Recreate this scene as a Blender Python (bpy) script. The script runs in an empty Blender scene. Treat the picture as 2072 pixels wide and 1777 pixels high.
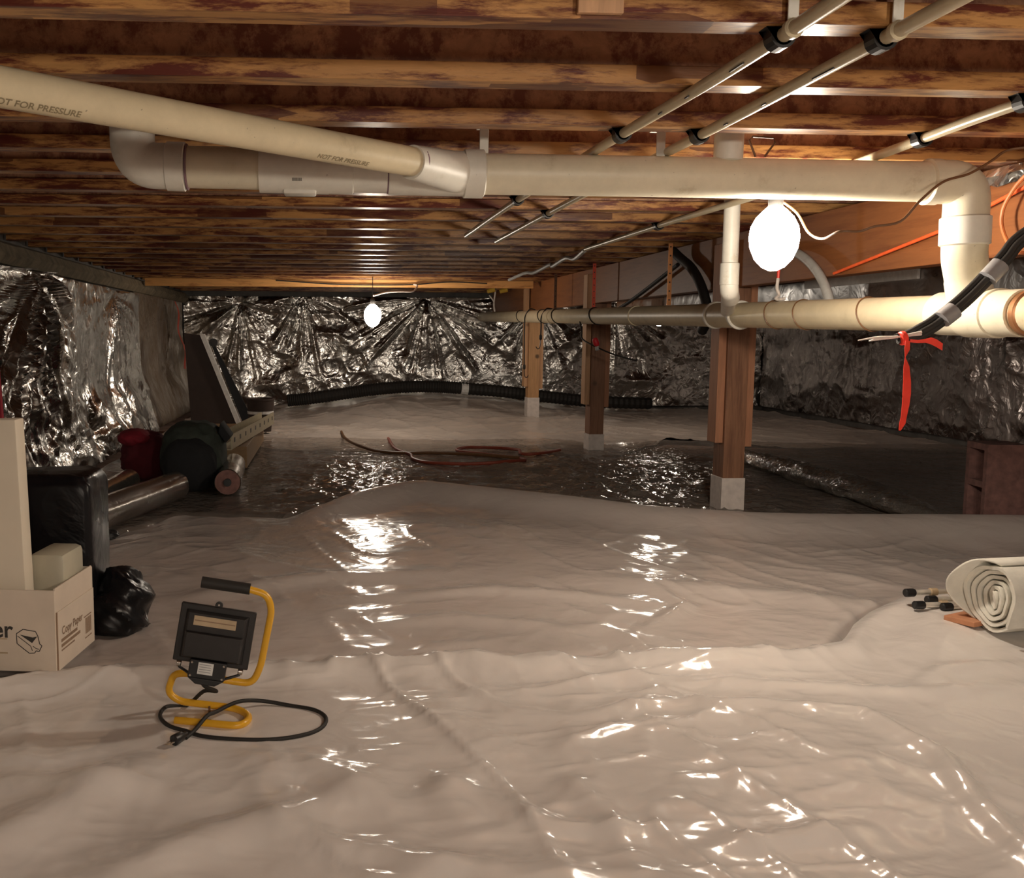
import bpy, bmesh, math, random
import numpy as np
from mathutils import Vector, Matrix

random.seed(7)
S = bpy.context.scene
COL = S.collection

# ------------------------------------------------------------------ camera
W, H = 2072, 1777
FPX, PPX = 2000.0, 776.0                       # focal length and principal point (the frame is cropped off-centre)
PITCH = math.atan(213 / 2000)
YAW = math.atan(111 / 2000 * math.cos(PITCH))
ROLL = 0.0045
cam_data = bpy.data.cameras.new('camera')
cam_data.sensor_fit = 'HORIZONTAL'
cam_data.sensor_width = 36.0
cam_data.lens = FPX / W * 36.0
cam_data.shift_x = (W / 2 - PPX) / W
cam_data.clip_start = 0.05
cam = bpy.data.objects.new('camera', cam_data)
COL.objects.link(cam)
cam.matrix_world = (Matrix.Translation((0, 0, 0.88)) @ Matrix.Rotation(-YAW, 4, 'Z')
                    @ Matrix.Rotation(math.pi / 2 - PITCH, 4, 'X') @ Matrix.Rotation(ROLL, 4, 'Z'))
S.camera = cam

# ------------------------------------------------------------------ light and exposure
world = bpy.data.worlds.new('world')
S.world = world
world.use_nodes = True
world.node_tree.nodes['Background'].inputs[0].default_value = (0.9, 0.7, 0.55, 1)
world.node_tree.nodes['Background'].inputs[1].default_value = 0.01
S.view_settings.view_transform = 'Standard'
S.view_settings.look = 'None'
S.view_settings.gamma = 1.0
S.view_settings.use_curve_mapping = False
S.view_settings.exposure = 1.15
BULB_COLOR = (1.0, 0.87, 0.72)
NEAR_BULB, FAR_BULB, BACK_FILL, HIDDEN_BULB = 72.0, 42.0, 108.0, 26.0   # emission of the string-light bulbs; the back pair is added for front light

# ------------------------------------------------------------------ helpers
def tag(o, label=None, cat=None, group=None, kind=None):
    if label: o['label'] = label
    if cat: o['category'] = cat
    if group: o['group'] = group
    if kind: o['kind'] = kind
    return o

def empty(name, loc, label=None, cat=None, group=None, kind=None):
    o = bpy.data.objects.new(name, None)
    o.empty_display_size = 0.05
    o.location = loc
    COL.objects.link(o)
    return tag(o, label, cat, group, kind)

class MB:
    """collects vertices and faces (world metres) for one mesh object"""
    def __init__(s): s.v = []; s.f = []; s.mi = []; s.cur = 0
    def add(s, vs, fs):
        n = len(s.v)
        s.v += [tuple(v) for v in vs]
        for f in fs:
            s.f.append(tuple(i + n for i in f)); s.mi.append(s.cur)
        return s
    def box(s, lo, hi, M=None):
        x0, y0, z0 = lo; x1, y1, z1 = hi
        vs = [Vector(p) for p in ((x0,y0,z0),(x1,y0,z0),(x1,y1,z0),(x0,y1,z0),(x0,y0,z1),(x1,y0,z1),(x1,y1,z1),(x0,y1,z1))]
        if M: vs = [M @ v for v in vs]
        return s.add(vs, [(0,3,2,1),(4,5,6,7),(0,1,5,4),(1,2,6,5),(2,3,7,6),(3,0,4,7)])
    def prism(s, outline, a, b, axis=1, M=None):
        """outline of 2-D points extruded along an axis from a to b (convex or simple outline, n-gon caps)"""
        def P(p, t):
            q = list(p); q.insert(axis, t); return Vector(q)
        n = len(outline)
        vs = [P(p, a) for p in outline] + [P(p, b) for p in outline]
        if M: vs = [M @ v for v in vs]
        fs = [tuple(range(n)), tuple(reversed(range(n, 2 * n)))]
        fs += [(i, i + n, (i + 1) % n + n, (i + 1) % n) for i in range(n)]
        return s.add(vs, fs)
    def tube(s, pts, r, n=12, closed=False, caps=True, squash=None):
        pts = [Vector(p) for p in pts]
        m = len(pts)
        rad = r if hasattr(r, '__len__') else [r] * m
        T = []
        for i in range(m):
            a = pts[(i - 1) % m] if (closed or i > 0) else pts[i]
            b = pts[(i + 1) % m] if (closed or i < m - 1) else pts[i]
            t = b - a
            T.append(t.normalized() if t.length > 1e-9 else Vector((0, 0, 1)))
        up = Vector((0, 0, 1)) if abs(T[0].z) < 0.9 else Vector((1, 0, 0))
        N = (up - T[0] * up.dot(T[0])).normalized()
        vs = []
        for i in range(m):
            N = (N - T[i] * N.dot(T[i])).normalized()
            B = T[i].cross(N)
            for k in range(n):
                a = 2 * math.pi * k / n
                ca, sa = math.cos(a), math.sin(a)
                if squash: sa *= squash
                vs.append(pts[i] + (N * ca + B * sa) * rad[i])
        fs = []
        rows = m if closed else m - 1
        for i in range(rows):
            j = (i + 1) % m
            for k in range(n):
                k2 = (k + 1) % n
                fs.append((i * n + k, i * n + k2, j * n + k2, j * n + k))
        if caps and not closed:
            fs.append(tuple(reversed(range(n))))
            fs.append(tuple((m - 1) * n + k for k in range(n)))
        return s.add(vs, fs)
    def lathe(s, prof, org, axis=(0, 0, 1), n=24):
        """profile of (radius, height) revolved about axis through org"""
        q = Vector((0, 0, 1)).rotation_difference(Vector(axis).normalized())
        org = Vector(org)
        vs = []
        for r, h in prof:
            for k in range(n):
                a = 2 * math.pi * k / n
                vs.append(org + q @ Vector((r * math.cos(a), r * math.sin(a), h)))
        m = len(prof)
        fs = [(i * n + k, i * n + (k + 1) % n, (i + 1) * n + (k + 1) % n, (i + 1) * n + k) for i in range(m - 1) for k in range(n)]
        fs += [tuple(reversed(range(n))), tuple((m - 1) * n + k for k in range(n))]
        return s.add(vs, fs)
    def ball(s, c, rad, n=16, m=10, jitter=0, seed=0):
        rng = random.Random(seed)
        rx, ry, rz = rad if hasattr(rad, '__len__') else (rad,) * 3
        vs = []; fs = []
        for i in range(m + 1):
            th = math.pi * i / m
            for k in range(n):
                ph = 2 * math.pi * k / n
                g = 1 + (rng.uniform(-jitter, jitter) if 0 < i < m else 0)
                vs.append((c[0] + rx * g * math.sin(th) * math.cos(ph), c[1] + ry * g * math.sin(th) * math.sin(ph), c[2] + rz * g * math.cos(th)))
        for i in range(m):
            for k in range(n):
                fs.append((i * n + k, (i + 1) * n + k, (i + 1) * n + (k + 1) % n, i * n + (k + 1) % n))
        return s.add(vs, fs)
    def build(s, name, mat, parent=None, smooth=False, bevel=0, angle=40, weld=False):
        me = bpy.data.meshes.new(name)
        off = Vector((0, 0, 0))
        if parent is not None:
            p = parent
            while p is not None:
                off += p.location; p = p.parent
        me.from_pydata([tuple(Vector(v) - off) for v in s.v], [], s.f)
        me.update()
        bm = bmesh.new(); bm.from_mesh(me)
        if weld: bmesh.ops.remove_doubles(bm, verts=bm.verts, dist=1e-5)
        if bevel:
            bmesh.ops.bevel(bm, geom=[e for e in bm.edges if e.is_manifold and e.calc_face_angle(0) > 0.5], offset=bevel, segments=2, affect='EDGES', profile=0.5)
        bmesh.ops.recalc_face_normals(bm, faces=bm.faces)
        bm.to_mesh(me); bm.free()
        mats = mat if isinstance(mat, (list, tuple)) else [mat]
        for m_ in mats: me.materials.append(m_)
        if len(mats) > 1 and len(me.polygons) == len(s.mi):
            me.polygons.foreach_set('material_index', s.mi)
        if smooth:
            me.polygons.foreach_set('use_smooth', [True] * len(me.polygons))
            try: me.set_sharp_from_angle(angle=math.radians(angle))
            except Exception: pass
        o = bpy.data.objects.new(name, me)
        COL.objects.link(o)
        if parent is not None: o.parent = parent
        return o

def spline(pts, k=6, closed=False):
    """Catmull-Rom through points"""
    P = [Vector(p) for p in pts]; n = len(P); out = []
    rng = range(n) if closed else range(n - 1)
    for i in rng:
        p1, p2 = P[i], P[(i + 1) % n]
        p0 = P[(i - 1) % n] if (closed or i > 0) else p1 + (p1 - p2)
        p3 = P[(i + 2) % n] if (closed or i + 2 < n) else p2 + (p2 - p1)
        for j in range(k):
            t = j / k
            out.append(0.5 * ((2 * p1) + (p2 - p0) * t + (2 * p0 - 5 * p1 + 4 * p2 - p3) * t * t + (3 * p1 - p0 - 3 * p2 + p3) * t ** 3))
    if not closed: out.append(P[-1])
    return out

def bend(pts, r, k=6):
    """polyline with rounded corners of radius r"""
    P = [Vector(p) for p in pts]; out = [P[0]]
    for i in range(1, len(P) - 1):
        a = (P[i - 1] - P[i]); b = (P[i + 1] - P[i])
        d = min(r, a.length * 0.49, b.length * 0.49)
        A = P[i] + a.normalized() * d; B = P[i] + b.normalized() * d
        for j in range(k + 1):
            t = j / k
            out.append(A * (1 - t) ** 2 + P[i] * 2 * t * (1 - t) + B * t * t)
    out.append(P[-1])
    return out

# numpy noise ---------------------------------------------------------
def _hash(ix, iy, seed):
    h = (ix.astype(np.int64) * 374761393 + iy.astype(np.int64) * 668265263 + seed * 982451653) & 0xffffffff
    h = ((h ^ (h >> 13)) * 1274126177) & 0xffffffff
    h = h ^ (h >> 16)
    return (h & 0xffff) / 65535.0

def vnoise(x, y, seed=0):
    ix = np.floor(x); iy = np.floor(y); fx = x - ix; fy = y - iy
    u = fx * fx * fx * (fx * (fx * 6 - 15) + 10); v = fy * fy * fy * (fy * (fy * 6 - 15) + 10)
    a = _hash(ix, iy, seed); b = _hash(ix + 1, iy, seed); c = _hash(ix, iy + 1, seed); d = _hash(ix + 1, iy + 1, seed)
    return (a * (1 - u) + b * u) * (1 - v) + (c * (1 - u) + d * u) * v

def fbm(x, y, seed=0, octv=3):
    s = 0; a = 0.5
    for o in range(octv):
        s = s + a * vnoise(x * 2 ** o, y * 2 ** o, seed + o * 17); a *= 0.5
    return s

def ridged(x, y, seed=0):
    return 1 - np.abs(2 * vnoise(x, y, seed) - 1)

def smooth01(a, b, x):
    t = np.clip((x - a) / (b - a), 0, 1)
    return t * t * (3 - 2 * t)

def grid_object(name, X, Y, Z, mat, parent=None, keep=None):
    ny, nx = X.shape
    co = np.stack([X, Y, Z], -1).reshape(-1, 3)
    idx = np.arange(nx * ny).reshape(ny, nx)
    q = np.stack([idx[:-1, :-1], idx[:-1, 1:], idx[1:, 1:], idx[1:, :-1]], -1).reshape(-1, 4)
    if keep is not None:
        kq = (keep[:-1, :-1] & keep[:-1, 1:] & keep[1:, 1:] & keep[1:, :-1]).reshape(-1)
        q = q[kq]
    me = bpy.data.meshes.new(name)
    me.vertices.add(len(co)); me.vertices.foreach_set('co', co.astype(np.float32).ravel())
    me.loops.add(q.size); me.loops.foreach_set('vertex_index', q.astype(np.int32).ravel())
    me.polygons.add(len(q)); me.polygons.foreach_set('loop_start', np.arange(0, q.size, 4, dtype=np.int32))
    me.polygons.foreach_set('use_smooth', np.ones(len(q), dtype=bool))
    me.materials.append(mat)
    me.update(calc_edges=True); me.validate()
    o = bpy.data.objects.new(name, me); COL.objects.link(o)
    if parent is not None: o.parent = parent
    return o

# ------------------------------------------------------------------ materials
def lin(r, g, b):
    f = lambda c: (c / 255 / 12.92) if c / 255 <= 0.04045 else ((c / 255 + 0.055) / 1.055) ** 2.4
    return (f(r), f(g), f(b), 1)

class NT:
    def __init__(s, name):
        s.m = bpy.data.materials.new(name); s.m.use_nodes = True
        s.t = s.m.node_tree; s.n = s.t.nodes; s.b = s.n['Principled BSDF']; s.out = s.n['Material Output']
    def new(s, typ, **kw):
        nd = s.n.new(typ)
        for k, v in kw.items():
            if k in nd.inputs: nd.inputs[k].default_value = v
            else: setattr(nd, k, v)
        return nd
    def link(s, a, b): s.t.links.new(a, b)
    def coords(s, scale=(1, 1, 1), rand=False):
        tc = s.new('ShaderNodeTexCoord')
        mp = s.new('ShaderNodeMapping'); mp.inputs['Scale'].default_value = scale
        src = tc.outputs['Object']
        if rand:
            oi = s.new('ShaderNodeObjectInfo')
            mul = s.new('ShaderNodeVectorMath', operation='MULTIPLY_ADD')
            s.link(oi.outputs['Random'], mul.inputs[0]); mul.inputs[1].default_value = (37.0, 13.0, 5.0)
            s.link(src, mul.inputs[2]); src = mul.outputs[0]
        s.link(src, mp.inputs['Vector'])
        return mp.outputs['Vector']
    def noise(s, vec, scale, detail=3, rough=0.55, dist=0.0):
        nd = s.new('ShaderNodeTexNoise'); nd.inputs['Scale'].default_value = scale; nd.inputs['Detail'].default_value = detail
        nd.inputs['Roughness'].default_value = rough; nd.inputs['Distortion'].default_value = dist
        s.link(vec, nd.inputs['Vector']); return nd.outputs['Fac']
    def ramp(s, fac, stops):
        r = s.new('ShaderNodeValToRGB'); e = r.color_ramp.elements
        while len(e) < len(stops): e.new(0.5)
        for el, (p, c) in zip(e, stops): el.position = p; el.color = c
        s.link(fac, r.inputs['Fac']); return r.outputs['Color']
    def mix(s, fac, a, b):
        m = s.new('ShaderNodeMix', data_type='RGBA')
        if hasattr(fac, 'links'): s.link(fac, m.inputs['Factor'])
        else: m.inputs['Factor'].default_value = fac
        for v, i in ((a, 6), (b, 7)):
            if hasattr(v, 'links'): s.link(v, m.inputs[i])
            else: m.inputs[i].default_value = v
        return m.outputs[2]
    def bump(s, h, strength=0.3, dist=0.01, normal=None):
        b = s.new('ShaderNodeBump'); b.inputs['Strength'].default_value = strength; b.inputs['Distance'].default_value = dist
        s.link(h, b.inputs['Height'])
        if normal is not None: s.link(normal, b.inputs['Normal'])
        return b.outputs['Normal']
    def set(s, **kw):
        for k, v in kw.items():
            i = s.b.inputs[k.replace('_', ' ')]
            if hasattr(v, 'links'): s.link(v, i)
            else: i.default_value = v
        return s.m

def plain(name, col, rough=0.5, metal=0.0, var=0.12, scale=30, bump=0.0, bscale=200):
    t = NT(name); v = t.coords()
    dark = tuple(c * (1 - var) for c in col[:3]) + (1,); light = tuple(min(1, c * (1 + var)) for c in col[:3]) + (1,)
    c = t.ramp(t.noise(v, scale, 4), [(0.3, dark), (0.7, light)])
    t.set(Base_Color=c, Roughness=rough, Metallic=metal)
    if bump: t.set(Normal=t.bump(t.noise(v, bscale, 2), bump, 0.002))
    return t.m

def poly_sheet_mat(name, col, rough=0.14, dirt=0.5):
    t = NT(name); v = t.coords()
    n1 = t.noise(v, 1.3, 4)
    c = t.ramp(n1, [(0.3, tuple(x * (1 - 0.25 * dirt) for x in col[:3]) + (1,)), (0.7, col)])
    h1 = t.noise(v, 7, 2, 0.45, 1.0); h2 = t.noise(v, 26, 2, 0.5, 1.2)
    nb = t.bump(h2, 0.10, 0.004, t.bump(h1, 0.25, 0.02))
    t.set(Base_Color=c, Roughness=rough, Normal=nb, IOR=1.5)
    t.b.inputs['Specular IOR Level'].default_value = 0.6
    return t.m

def foil_mat(name, col, rough=0.24, metal=1.0, strength=0.32, scale=1.0):
    t = NT(name); v = t.coords()
    n1 = t.noise(v, 6 * scale, 3, 0.55, 1.6)
    vo = t.new('ShaderNodeTexVoronoi'); vo.inputs['Scale'].default_value = 9 * scale; vo.feature = 'F1'
    wv = t.new('ShaderNodeVectorMath', operation='ADD'); t.link(v, wv.inputs[0])
    nn = t.new('ShaderNodeTexNoise'); nn.inputs['Scale'].default_value = 5 * scale; t.link(v, nn.inputs['Vector'])
    sc = t.new('ShaderNodeVectorMath', operation='SCALE'); t.link(nn.outputs['Color'], sc.inputs[0]); sc.inputs['Scale'].default_value = 0.35
    t.link(sc.outputs[0], wv.inputs[1]); t.link(wv.outputs[0], vo.inputs['Vector'])
    nb = t.bump(n1, strength, 0.05, t.bump(vo.outputs['Distance'], strength * 0.8, 0.03))
    c = t.ramp(t.noise(v, 1.7, 3), [(0.3, tuple(x * 0.75 for x in col[:3]) + (1,)), (0.7, col)])
    r = t.ramp(t.noise(v, 6, 2), [(0.3, (rough * 0.7,) * 3 + (1,)), (0.75, (rough * 1.5,) * 3 + (1,))])
    t.set(Base_Color=c, Roughness=r, Metallic=metal, Normal=nb)
    return t.m

def film_mat(name, tint=(0.92, 0.87, 0.82, 1), haze=0.24, strength=0.5):
    """thin clear film: see-through with a glossy coat that grows towards grazing angles, and a little haze"""
    t = NT(name); v = t.coords()
    h1 = t.noise(v, 11, 3, 0.5, 1.5); h2 = t.noise(v, 50, 2)
    nb = t.bump(h2, 0.3 * strength, 0.006, t.bump(h1, strength, 0.03))
    tr = t.new('ShaderNodeBsdfTransparent'); tr.inputs['Color'].default_value = tint
    gl = t.new('ShaderNodeBsdfGlossy'); gl.inputs['Roughness'].default_value = 0.08; t.link(nb, gl.inputs['Normal'])
    df = t.new('ShaderNodeBsdfDiffuse'); df.inputs['Color'].default_value = (0.75, 0.68, 0.6, 1); t.link(nb, df.inputs['Normal'])
    fr = t.new('ShaderNodeFresnel'); fr.inputs['IOR'].default_value = 1.45; t.link(nb, fr.inputs['Normal'])
    m1 = t.new('ShaderNodeMixShader'); m1.inputs[0].default_value = haze
    t.link(tr.outputs[0], m1.inputs[1]); t.link(df.outputs[0], m1.inputs[2])
    m2 = t.new('ShaderNodeMixShader'); t.link(fr.outputs[0], m2.inputs[0]); t.link(m1.outputs[0], m2.inputs[1]); t.link(gl.outputs[0], m2.inputs[2])
    t.link(m2.outputs[0], t.out.inputs['Surface'])
    return t.m

def wood_mat(name, base, stain=None, stain_at=0.55, rough=0.45, axis_scale=(1.5, 14, 14), grain=0.25, knots=False, blocky=False):
    t = NT(name); v = t.coords(rand=True)
    mp = t.new('ShaderNodeMapping'); mp.inputs['Scale'].default_value = axis_scale; t.link(v, mp.inputs['Vector']); g = mp.outputs[0]
    gr = t.noise(g, 5, 5, 0.65, 0.6)
    c = t.ramp(gr, [(0.25, tuple(x * (1 - grain) for x in base[:3]) + (1,)), (0.75, tuple(min(1, x * (1 + grain)) for x in base[:3]) + (1,))])
    if stain:
        mp2 = t.new('ShaderNodeMapping'); mp2.inputs['Scale'].default_value = (axis_scale[0] * 1.5, axis_scale[1] * 0.9, axis_scale[2] * 0.9); t.link(v, mp2.inputs['Vector'])
        s1 = t.noise(mp2.outputs[0], 1.9, 8, 0.72, 0.15)
        mk = t.ramp(s1, [(stain_at - 0.06, (0, 0, 0, 1)), (stain_at + 0.06, (1, 1, 1, 1))])
        c = t.mix(mk, c, stain)
        if blocky:
            mp3 = t.new('ShaderNodeMapping'); mp3.inputs['Scale'].default_value = (2.2, 9, 9); t.link(v, mp3.inputs['Vector'])
            vo = t.new('ShaderNodeTexVoronoi', distance='CHEBYCHEV'); vo.inputs['Scale'].default_value = 1.7; t.link(mp3.outputs[0], vo.inputs['Vector'])
            sp = t.new('ShaderNodeSeparateColor'); t.link(vo.outputs['Color'], sp.inputs[0])
            mk2 = t.ramp(sp.outputs[0], [(0.82, (0, 0, 0, 1)), (0.86, (0.75, 0.75, 0.75, 1))])
            c = t.mix(mk2, c, tuple(x * 0.7 for x in stain[:3]) + (1,))
    if knots:
        vo = t.new('ShaderNodeTexVoronoi'); vo.inputs['Scale'].default_value = 3.4; t.link(v, vo.inputs['Vector'])
        k = t.ramp(vo.outputs['Distance'], [(0.05, (1, 1, 1, 1)), (0.10, (0, 0, 0, 1))])
        c = t.mix(k, c, tuple(x * 0.25 for x in base[:3]) + (1,))
    t.set(Base_Color=c, Roughness=rough, Normal=t.bump(gr, 0.15, 0.003))
    return t.m

M = {}
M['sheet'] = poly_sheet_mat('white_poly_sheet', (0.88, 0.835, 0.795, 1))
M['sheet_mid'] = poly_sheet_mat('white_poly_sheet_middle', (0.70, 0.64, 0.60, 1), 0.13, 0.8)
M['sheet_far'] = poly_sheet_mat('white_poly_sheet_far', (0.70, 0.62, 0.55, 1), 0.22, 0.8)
M['film'] = film_mat('clear_film')
M['film_roll'] = film_mat('clear_film_rolled', (0.78, 0.74, 0.68, 1), 0.12, 0.7)
M['soil'] = plain('bare_soil', (0.36, 0.24, 0.19, 1), 0.9, 0, 0.4, 5, 0.5, 40)
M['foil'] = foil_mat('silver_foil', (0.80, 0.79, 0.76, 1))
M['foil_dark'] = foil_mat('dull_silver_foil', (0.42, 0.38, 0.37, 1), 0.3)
M['kraft'] = foil_mat('tan_facing', (0.30, 0.23, 0.16, 1), 0.4, 0.35, 0.35)
M['block'] = plain('concrete_wall', (0.16, 0.15, 0.14, 1), 0.9, 0, 0.25, 8, 0.4, 60)
M['fibre'] = plain('insulation_batt', (0.20, 0.165, 0.11, 1), 0.95, 0, 0.35, 12, 0.8, 50)
M['subfloor'] = wood_mat('osb_subfloor', (0.30, 0.13, 0.06, 1), (0.13, 0.042, 0.02, 1), 0.55, 0.6, (6, 6, 6))
M['web'] = wood_mat('osb_web', (0.44, 0.24, 0.14, 1), (0.20, 0.075, 0.05, 1), 0.52, 0.6, (5, 7, 7), 0.3)
M['flange'] = wood_mat('stained_flange', (0.48, 0.25, 0.09, 1), (0.11, 0.024, 0.015, 1), 0.515, 0.30, (1.6, 16, 16), 0.18, blocky=True)
M['lvl'] = wood_mat('girder_lvl', (0.27, 0.098, 0.030, 1), (0.20, 0.066, 0.020, 1), 0.56, 0.5, (10, 0.8, 10), 0.15)
M['header'] = wood_mat('header_wood', (0.78, 0.40, 0.13, 1), (0.45, 0.18, 0.05, 1), 0.6, 0.45, (1, 10, 10), 0.2)
M['post'] = wood_mat('post_wood', (0.26, 0.125, 0.068, 1), (0.17, 0.075, 0.04, 1), 0.55, 0.6, (14, 14, 1.2), 0.25, knots=True)
M['post_pale'] = wood_mat('post_wood_pale', (0.48, 0.27, 0.125, 1), None, 0.5, 0.6, (14, 14, 1.2), 0.2, knots=True)
M['cleat'] = wood_mat('cleat_wood', (0.52, 0.30, 0.16, 1), None, 0.5, 0.6, (14, 14, 1.2), 0.18, knots=True)
M['cleat_red'] = wood_mat('cleat_wood_red', (0.40, 0.185, 0.10, 1), None, 0.5, 0.6, (14, 14, 1.2), 0.2, knots=True)
M['wrap'] = plain('white_wrap', (0.70, 0.64, 0.60, 1), 0.45)
def pvc_mat(name, col, rough=0.42, dirt=(0.42, 0.34, 0.2, 1), at=0.6):
    t = NT(name); v = t.coords((3, 3, 3))
    c = t.ramp(t.noise(v, 2.4, 6, 0.7), [(0.35, col), (at, tuple(x * 0.88 for x in col[:3]) + (1,)), (0.8, dirt)])
    sp = t.ramp(t.noise(v, 26, 2), [(0.74, (0, 0, 0, 1)), (0.78, (1, 1, 1, 1))])
    c = t.mix(sp, c, tuple(x * 0.55 for x in col[:3]) + (1,))
    t.set(Base_Color=c, Roughness=rough)
    return t.m
M['pvc'] = pvc_mat('cream_pvc', (0.76, 0.70, 0.54, 1))
M['pvc_old'] = pvc_mat('yellowed_pvc', (0.72, 0.62, 0.42, 1), 0.4)
M['pvc_white'] = pvc_mat('white_pvc', (0.78, 0.76, 0.68, 1), 0.42)
M['cpvc'] = pvc_mat('small_pvc', (0.66, 0.58, 0.40, 1), 0.28)
M['primer'] = plain('purple_primer', (0.22, 0.13, 0.16, 1), 0.5)
M['print'] = plain('dark_print', (0.045, 0.04, 0.035, 1), 0.6)
M['faint_print'] = plain('faint_print', (0.27, 0.22, 0.13, 1), 0.6)
M['black'] = plain('black_plastic', (0.013, 0.013, 0.014, 1), 0.4)
M['rubber'] = plain('black_rubber', (0.02, 0.018, 0.016, 1), 0.65)
M['bag'] = foil_mat('black_bag_film', (0.008, 0.008, 0.010, 1), 0.30, 0.0, 0.12)
M['bag'].node_tree.nodes['Principled BSDF'].inputs['Specular IOR Level'].default_value = 0.3
M['green_bag'] = plain('dark_green_cloth', (0.035, 0.045, 0.036, 1), 0.85, 0, 0.3, 14, 0.3, 90)
M['navy'] = plain('black_cloth', (0.012, 0.013, 0.015, 1), 0.9)
M['red_cloth'] = plain('dark_red_cloth', (0.22, 0.008, 0.02, 1), 0.85, 0, 0.3, 14, 0.3, 90)
M['red_dark'] = plain('maroon_cloth', (0.10, 0.006, 0.013, 1), 0.9)
M['yellow'] = plain('yellow_paint', (0.80, 0.43, 0.03, 1), 0.3, 0, 0.05)
M['lamp_black'] = plain('lamp_housing', (0.022, 0.020, 0.020, 1), 0.42, 0.2, 0.2)
M['steel'] = plain('bare_steel', (0.62, 0.60, 0.56, 1), 0.25, 1.0)
M['rod'] = plain('brushed_rod', (0.80, 0.76, 0.68, 1), 0.36, 0.55)
M['galv'] = foil_mat('galvanised_sheet', (0.55, 0.55, 0.55, 1), 0.35, 1.0, 0.15)
M['sticker'] = plain('beige_sticker', (0.50, 0.38, 0.24, 1), 0.5)
M['label'] = plain('white_label', (0.72, 0.72, 0.70, 1), 0.5)
M['card'] = plain('white_carton', (0.74, 0.64, 0.53, 1), 0.75, 0, 0.06, 9)
M['card_edge'] = plain('carton_edge', (0.30, 0.20, 0.13, 1), 0.8)
M['foam'] = plain('white_foam', (0.78, 0.70, 0.57, 1), 0.8, 0, 0.05, 6)
M['milky'] = plain('milky_plastic', (0.52, 0.49, 0.38, 1), 0.45, 0, 0.12, 7)
M['fleece'] = plain('felt_roll', (0.76, 0.74, 0.66, 1), 0.9, 0, 0.08, 20, 0.4, 150)
M['red_tape'] = plain('red_ribbon', (0.95, 0.06, 0.035, 1), 0.45)
M['orange_tape'] = plain('orange_tape', (0.75, 0.08, 0.035, 1), 0.5)
M['rope'] = plain('orange_rope', (0.95, 0.13, 0.03, 1), 0.6)
M['orange_cord'] = plain('orange_cable', (0.55, 0.17, 0.05, 1), 0.5)
M['red_cord'] = plain('red_brown_cable', (0.28, 0.055, 0.03, 1), 0.5)
M['brown_cord'] = plain('brown_cable', (0.16, 0.075, 0.03, 1), 0.5)
M['grey_tape'] = plain('grey_tape', (0.32, 0.32, 0.33, 1), 0.35, 0.2)
M['grey_hose'] = plain('grey_hose', (0.40, 0.40, 0.38, 1), 0.4)
M['white_wire'] = plain('white_wire', (0.72, 0.66, 0.60, 1), 0.5)
M['yellow_nut'] = plain('yellow_connector', (0.75, 0.48, 0.06, 1), 0.5)
M['red_plug'] = plain('red_connector', (0.6, 0.02, 0.03, 1), 0.5)
M['cmu'] = plain('cinder_block', (0.22, 0.115, 0.10, 1), 0.95, 0, 0.25, 30, 0.6, 120)
M['clay'] = plain('terracotta', (0.55, 0.25, 0.13, 1), 0.8)
M['dark_panel'] = plain('dark_brown_panel', (0.035, 0.020, 0.015, 1), 0.6)
M['plank'] = wood_mat('plank_wood', (0.26, 0.16, 0.075, 1), None, 0.5, 0.6, (2, 10, 10))
M['rail'] = plain('cream_metal', (0.55, 0.49, 0.34, 1), 0.4, 0.3)
M['copper'] = plain('rusty_clamp', (0.42, 0.20, 0.09, 1), 0.4, 0.6)
M['strap'] = plain('copper_strap', (0.80, 0.38, 0.16, 1), 0.35, 0.8)

def glow_mat(name, strength):
    t = NT(name)
    em = t.new('ShaderNodeEmission'); em.inputs['Color'].default_value = BULB_COLOR + (1,); em.inputs['Strength'].default_value = strength
    t.link(em.outputs[0], t.out.inputs['Surface'])
    return t.m

# text ---------------------------------------------------------------
def text_mesh(s, size):
    cu = bpy.data.curves.new('lettering', 'FONT'); cu.body = s; cu.size = size; cu.align_x = 'LEFT'; cu.offset = size * 0.018
    o = bpy.data.objects.new('lettering', cu); COL.objects.link(o)
    dg = bpy.context.evaluated_depsgraph_get()
    me = bpy.data.meshes.new_from_object(o.evaluated_get(dg))
    v = [tuple(p.co) for p in me.vertices]; f = [tuple(p.vertices) for p in me.polygons]
    bpy.data.objects.remove(o); bpy.data.curves.remove(cu); bpy.data.meshes.remove(me)
    return v, f

# ------------------------------------------------------------------ the ground's shape
def ground(x, y):
    mound = 0.20 * np.exp(-((x - 0.95) / 1.25) ** 2) * smooth01(9.2, 11.2, y)
    mound = mound + 0.05 * smooth01(8.6, 10.5, y) * np.exp(-((x - 2.2) / 0.9) ** 2)
    return mound + 0.05 * (fbm(x * 0.9, y * 0.9, 3, 2) - 0.37) * smooth01(2.9, 4.2, y) * (1 - smooth01(8.5, 9.5, y) * 0.5)

XL, XR, YF, YB, ZT = -1.82, 5.6, -1.9, 12.5, 1.39

# ------------------------------------------------------------------ structure
xs = np.linspace(XL, XR, 150); ys = np.linspace(YF, YB, 290)
X, Y = np.meshgrid(xs, ys)
tag(grid_object('floor', X, Y, ground(X, Y) - 0.085, M['soil']), 'bare brown soil under the plastic sheeting', None, None, 'structure')

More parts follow.
